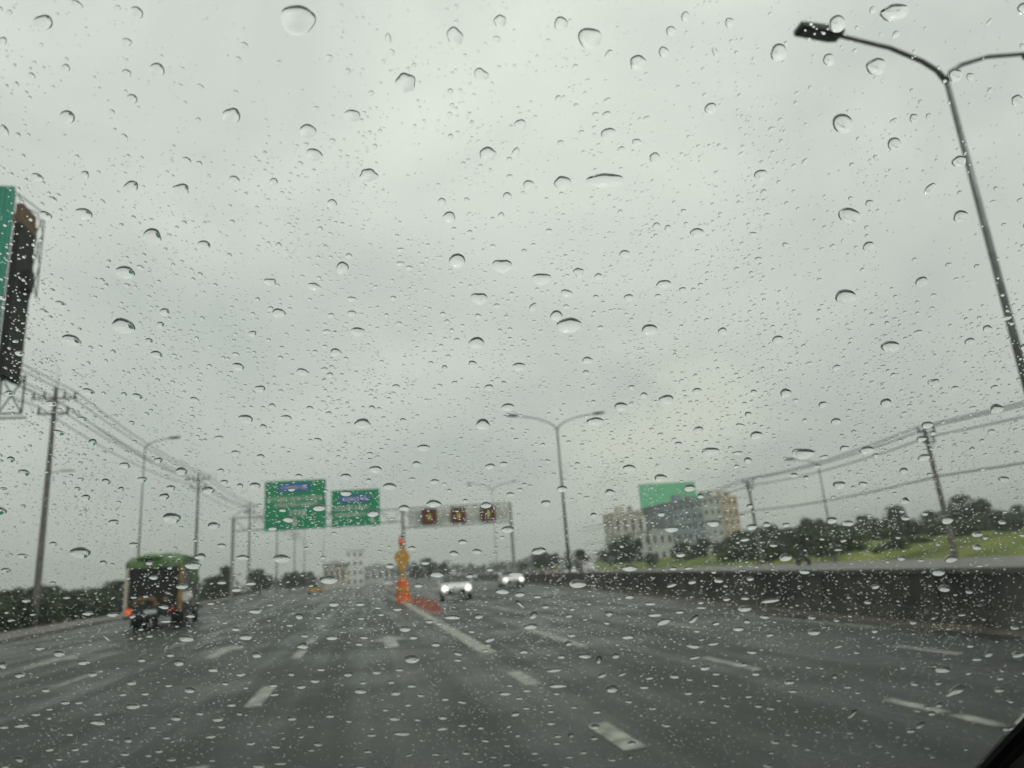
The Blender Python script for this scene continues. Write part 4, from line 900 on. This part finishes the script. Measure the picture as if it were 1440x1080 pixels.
(480, 820, 3, "84 420 54 24;230 430 42 20;688 432 52 18;1178 352 34 12 20;780 420 36 14;902 432 30 12 -12;730 518 38 22;226 536 50 20;428 532 40 20;426 578 50 20 5;510 566 38 14;586 576 30 16;508 468 38 14 -10;438 456 32 14;282 480 30 12;322 542 32 12;258 600 76 18;130 606 42 14;740 608 26 16;908 612 34 14;904 642 34 14;964 608 26 20;1062 572 46 20;1072 510 38 14;1206 466 32 14;1306 496 32 12;1362 566 36 18;1060 620 34 18;1216 642 38 18;1212 698 26 20;1136 712 34 14;1016 680 34 16;812 684 34 12;526 682 38 16;606 630 32 16;698 652 26 12;114 676 36 12;398 688 34 12;286 692 34 8 15;82 742 44 14;198 748 36 16;770 760 44 20;694 732 38 14;856 730 32 14;956 700 36 12;948 742 30 14;584 718 28 12;444 716 26 14;640 700 28 10;880 558 36 16;776 494 32 12;748 452 32 12;1250 768 40 20;212 384 30 14;296 398 32 12;336 440 30 14;188 500 26 14;34 548 26 12;978 490 30 12;880 508 28 12"),
]
DR = []
for ox, oy, sc, data in TILES:
    for e in data.split(';'):
        q = [float(a) for a in e.split()]
        x, y, w_, h_ = ox + q[0] / sc, oy + q[1] / sc, q[2] / sc, q[3] / sc
        t_ = q[4] if len(q) > 4 else 0
        if any((x - a[0]) ** 2 + ((y - a[1]) * 1.6) ** 2 < (.3 * (w_ + a[2])) ** 2 for a in DR): continue
        DR.append((x, y, w_, h_, t_))
DR.sort(key=lambda a: -a[2] * a[3] * (1 + (a[1] > 560) * .4))

def cap(theta, fs):
    """spherical water cap of the given contact angle: (radius fraction, height in radii)"""
    Rs = 1 / sin(theta); return [(f, math.sqrt(max(0, Rs * Rs - f * f)) - Rs * cos(theta)) for f in fs]
FS = (0, .3, .55, .74, .87, .95, 1.0)
def add_drop(s, x, y, w_, h_, tilt, rnd, segs=28, th=50, rings=FS, rough=.05):
    """a water cap lying on the outer glass face; its foot print is the outline seen in the photo"""
    ph = [rnd.uniform(0, 6.28) for _ in range(3)]; am = [rnd.uniform(0, rough) for _ in range(3)]
    t = radians(tilt); pts = []
    for k in range(segs):
        a = 2 * pi * k / segs
        r = 1 + am[0] * cos(2 * a + ph[0]) + am[1] * cos(3 * a + ph[1]) + am[2] * .5 * cos(5 * a + ph[2])
        ex, ey = r * w_ / 2 * cos(a), r * h_ / 2 * sin(a)
        pts.append(Vector(on_glass(x + ex * cos(t) + ey * sin(t), y - ex * sin(t) + ey * cos(t))))
    c = sum(pts, Vector((0, 0))) / segs
    R = math.sqrt(sum((p - c).length_squared for p in pts) / segs)
    Rm = min((p - c).length for p in pts)
    H = R * .35 + Rm * .65; rings = cap(radians(th), rings)
    base = len(s.v); z0 = PANE + .00003
    s.v.append((c.x, c.y, z0 + H * rings[0][1]))
    for (f, hz) in rings[1:]:
        for p in pts:
            q = c + (p - c) * f; s.v.append((q.x, q.y, z0 + H * hz))
    n = len(rings) - 1
    for k in range(segs):
        k2 = (k + 1) % segs
        s.f.append([base, base + 1 + k, base + 1 + k2])
        for i in range(n - 1):
            a0 = base + 1 + i * segs
            s.f.append([a0 + k, a0 + segs + k, a0 + segs + k2, a0 + k2])
    e = base + 1 + (n - 1) * segs
    s.flat = getattr(s, 'flat', set()); s.flat.add(len(s.f))
    s.f.append([e + k for k in range(segs)][::-1])
    return c, R
def build_drops(s, name, parent=None):
    me = bpy.data.meshes.new(name); me.from_pydata([tuple(v) for v in s.v], [], s.f); me.update(); me.materials.append(water)
    for p in me.polygons: p.use_smooth = p.index not in s.flat
    # keep the flat base crisp against the curved cap
    ed = set()
    for p in me.polygons:
        if p.index in s.flat: ed.update(p.edge_keys)
    sh = me.attributes.new('sharp_edge', 'BOOLEAN', 'EDGE')
    vals = [tuple(sorted(e.vertices)) in ed for e in me.edges]
    sh.data.foreach_set('value', vals)
    o = bpy.data.objects.new(name, me); COL.objects.link(o)
    return o

ANCH = [(1325, 105, "the nearest lamp's fork"), (1150, 40, "the nearest lamp's head"), (20, 400, 'the teal billboard'), (85, 540, "the left power pole's top"),
        (65, 730, "the left power pole's shaft"), (230, 825, 'the green truck'), (415, 710, 'the larger green sign'), (500, 713, 'the smaller green sign'),
        (645, 727, 'the three lane signals'), (566, 800, 'the orange warning post'), (635, 825, 'the nearer white car'), (785, 600, 'the central lamp post'),
        (937, 700, 'the mint billboard'), (1320, 640, 'the leaning right power pole'), (645, 890, 'the solid white line'), (880, 1043, 'the big lane dash lower centre'),
        (370, 980, 'the lane dash lower left'), (1410, 1050, "the windshield's black corner"), (1040, 933, 'the right lane dashes'), (1200, 840, 'the dark median wall'), (720, 300, 'the sky\'s centre')]
DIRS = ['right', 'upper right', 'above', 'upper left', 'left', 'lower left', 'below', 'lower right']
ORD = ['first', 'second', 'third', 'fourth', 'fifth', 'sixth', 'seventh', 'eighth', 'ninth', 'tenth', '11th', '12th', '13th', '14th', '15th', '16th', '17th', '18th', '19th', '20th']
ind = DR[:300]; sect = {}
for i, d in enumerate(ind):
    a = min(range(len(ANCH)), key=lambda j: (ANCH[j][0] - d[0]) ** 2 + (ANCH[j][1] - d[1]) ** 2)
    dx, dy = d[0] - ANCH[a][0], ANCH[a][1] - d[1]
    k = int(round(math.degrees(math.atan2(dy, dx)) / 45)) % 8
    sect.setdefault((a, k), []).append((math.hypot(dx, dy), i))
lab = {}
for (a, k), L_ in sect.items():
    for n_, (_, i) in enumerate(sorted(L_)):
        w_, h_ = ind[i][2], ind[i][3]
        size = 'big' if w_ > 23 else 'medium' if w_ > 16 else 'small'
        shape = 'round' if h_ / w_ > .8 else 'oval' if h_ / w_ > .5 else 'flat'
        d_ = DIRS[k]; where = {'above': 'above', 'below': 'below'}.get(d_, 'to the ' + d_ + ' of')
        lab[i] = '%s %s raindrop, %s out %s %s' % (size, shape, ORD[min(n_, 19)], where, ANCH[a][2])
rd = random.Random(99)
for i, (x, y, w_, h_, t_) in enumerate(ind):
    s = MB(); big = w_ * h_ > 500
    c, R = add_drop(s, x, y, w_, h_, t_, rd, segs=40 if big else 28, th=rd.uniform(45, 51) + max(0, 300 - y) * .022, rough=rd.choice((.06, .06, .07, .13)))
    n0 = Vector((c.x, c.y, PANE + .00003)); s.v = [tuple(Vector(v) - n0) for v in s.v]
    o = build_drops(s, 'raindrop'); o.matrix_world = GM @ Matrix.Translation(n0)
    tag(o, lab[i], 'raindrop', 'raindrops lying on the windshield')

# the uncountable fine spray between them
import bisect
grid = {}
def occupied(x, y, m_=0):
    for gx_ in range(int(x // 40) - 1, int(x // 40) + 2):
        for gy_ in range(int(y // 40) - 1, int(y // 40) + 2):
            for (a, b_, w_, h_) in grid.get((gx_, gy_), ()):
                if ((x - a) / (w_ / 2 + 1.5 + m_)) ** 2 + ((y - b_) / (h_ / 2 + 1.5 + m_)) ** 2 < 1: return True
    return False
def put(x, y, w_, h_): grid.setdefault((int(x // 40), int(y // 40)), []).append((x, y, w_, h_))
for d in DR: put(d[0], d[1], d[2], d[3])
s = MB()
for (x, y, w_, h_, t_) in DR[300:]: add_drop(s, x, y, w_, h_, t_, rd, segs=16, th=46, rough=.09)
SMALL = (0, .45, .8, 1.0)
def density(x, y):
    """0..1: how thickly the fine drops sit here, read off the photograph"""
    fy = y / 1080
    d = .16 + .55 * min(1, max(0, (fy - .12) / .35))
    d *= .75 + .9 * noise.noise(Vector((x * .011, y * .0045, 3)))           # broad patches
    st = noise.noise(Vector((x * .06 + y * .006, y * .007, 9)))             # faint vertical runs
    d *= .8 + .9 * st
    if 620 < y < 900: d *= 1.25
    if y > 900: d *= .6
    if x > 1150 and y < 420: d *= .45
    if x < 420 and y < 200: d *= .6
    return max(.03, d)
cnt = 0; tries = 0
while cnt < 28000 and tries < 200000:
    tries += 1
    x, y = rd.uniform(-60, 1500), rd.uniform(-50, 1120)
    if rd.random() > density(x, y): continue
    # size in the picture: mostly 1.5-4 px, some larger; the lower glass is farther and seen flatter
    u_ = rd.random(); w_ = 1.4 + 1.5 * rd.random() + (2.8 * rd.random() if u_ > .82 else 0) + (3.5 * rd.random() if u_ > .975 else 0)
    if y < 640:
        if rd.random() < .45: continue
        w_ = 1.9 + 1.7 * rd.random() + (3.6 * rd.random() if u_ > .72 else 0) + (3.0 * rd.random() if u_ > .96 else 0)
    asp = .95 - .55 * min(1, max(0, (y - 80) / 850)); h_ = w_ * asp * rd.uniform(.85, 1.15)
    if occupied(x, y, 1 if u_ < .82 else 3): continue
    big_ = w_ > 4.2
    if big_: put(x, y, w_, h_)
    tl_ = (x - 720) / 720 * 32 * max(0, 1 - y / 700) + rd.gauss(0, 10)
    add_drop(s, x, y, w_, h_, tl_, rd, segs=10 if big_ else 7, th=rd.uniform(44, 56), rings=SMALL, rough=.09)
    cnt += 1
0 and print('fine drops', cnt, 'traced', len(DR), 'verts', len(s.v))
o = build_drops(s, 'fine_raindrops'); o.matrix_world = GM
tag(o, 'fine spray of tiny raindrops scattered over the whole windshield', 'fine raindrops', kind='stuff')

# ---------------------------------------------------------------- the car around the camera
C_ = empty('car_cabin', (0, 0, 0)); tag(C_, 'dark grey corner of the car cabin below the windshield at lower right', 'car interior')
# pillar trim just inside the glass beyond the black edge
def inner(px, py, off): 
    r = ray(px, py); t = (GD + off) / r.dot(GN); return EYEP + r * t
P = [(1392, 1092), (1470, 1012), (1560, 1060), (1480, 1180)]
q = [inner(px, py, -.035) for px, py in P]; q2 = [inner(px, py, -.012) for px, py in P]
s = MB(); s.v = [tuple(v) for v in q + q2]; s.f = [[0, 1, 2, 3], [7, 6, 5, 4], [0, 4, 5, 1], [1, 5, 6, 2], [2, 6, 7, 3], [3, 7, 4, 0]]
s.build('corner_trim', M['trim'], C_, bevel=.004)
CF = Matrix.Rotation(YAW, 4, 'Z'); C_.matrix_world = CF       # cabin frame: y forward along the car
s.v = []
CFI = CF.inverted()
trim = kids(C_)[0]; trim.matrix_parent_inverse = CFI
bl = CFI @ gp3(0, vB, 0)       # lower edge of the glass
xr = edge_u(vB) + .06
MB().prism([(bl.y + .03, bl.z - .03), (bl.y - .45, bl.z - .06), (bl.y - .5, bl.z - .4), (bl.y + .05, bl.z - .4)], 'x', -.95, xr).build('unseen_dashboard', M['cabin'], C_, bevel=.01)  # unseen shell from here down, added to keep bright sky off the drops
tp_ = CFI @ gp3(0, vT, 0)
MB().prism([(tp_.y + .02, tp_.z + .015), (tp_.y - 1.6, tp_.z + .06), (tp_.y - 1.6, tp_.z + .02), (tp_.y + .02, tp_.z - .012)], 'x', -.95, xr).build('unseen_headliner', M['cabin'], C_)
MB().box(-.95, xr, tp_.y - 1.6, tp_.y - 1.55, .3, tp_.z + .02).build('unseen_back_wall', M['cabin'], C_)
for x in (-.95, xr): MB().box(x, x + .02, tp_.y - 1.55, bl.y, .3, bl.z - .1).build('unseen_door_card', M['cabin'], C_)
bn = empty('bonnet'); bn.matrix_world = CF @ Matrix.Translation((0, bl.y, 0)); tag(bn, 'unseen black bonnet below the windshield, added to darken the raindrop rims', 'bonnet')
MB().prism([(.06, bl.z - .03), (.75, bl.z - .20), (1.3, bl.z - .42), (1.35, bl.z - .7), (.06, bl.z - .6)], 'x', -.85, xr - .1).build('panel', M['carskin'], bn, bevel=.03)  # unseen bonnet, made long and matte so the drop rims turn dark
# ---------------------------------------------------------------- rain haze
hz = MB().box(-1500, 1500, -300, 1400, -1.2, 60).build('haze', None if False else M['black'])
hm = bpy.data.materials.new('haze_air'); hm.use_nodes = True
nt = hm.node_tree; nt.nodes.clear()
o_ = nt.nodes.new('ShaderNodeOutputMaterial'); v_ = nt.nodes.new('ShaderNodeVolumePrincipled')
v_.inputs['Color'].default_value = (.86, .92, .89, 1); v_.inputs['Density'].default_value = .0008
nt.links.new(v_.outputs[0], o_.inputs['Volume'])
hz.data.materials.clear(); hz.data.materials.append(hm); tag(hz, kind='stuff')
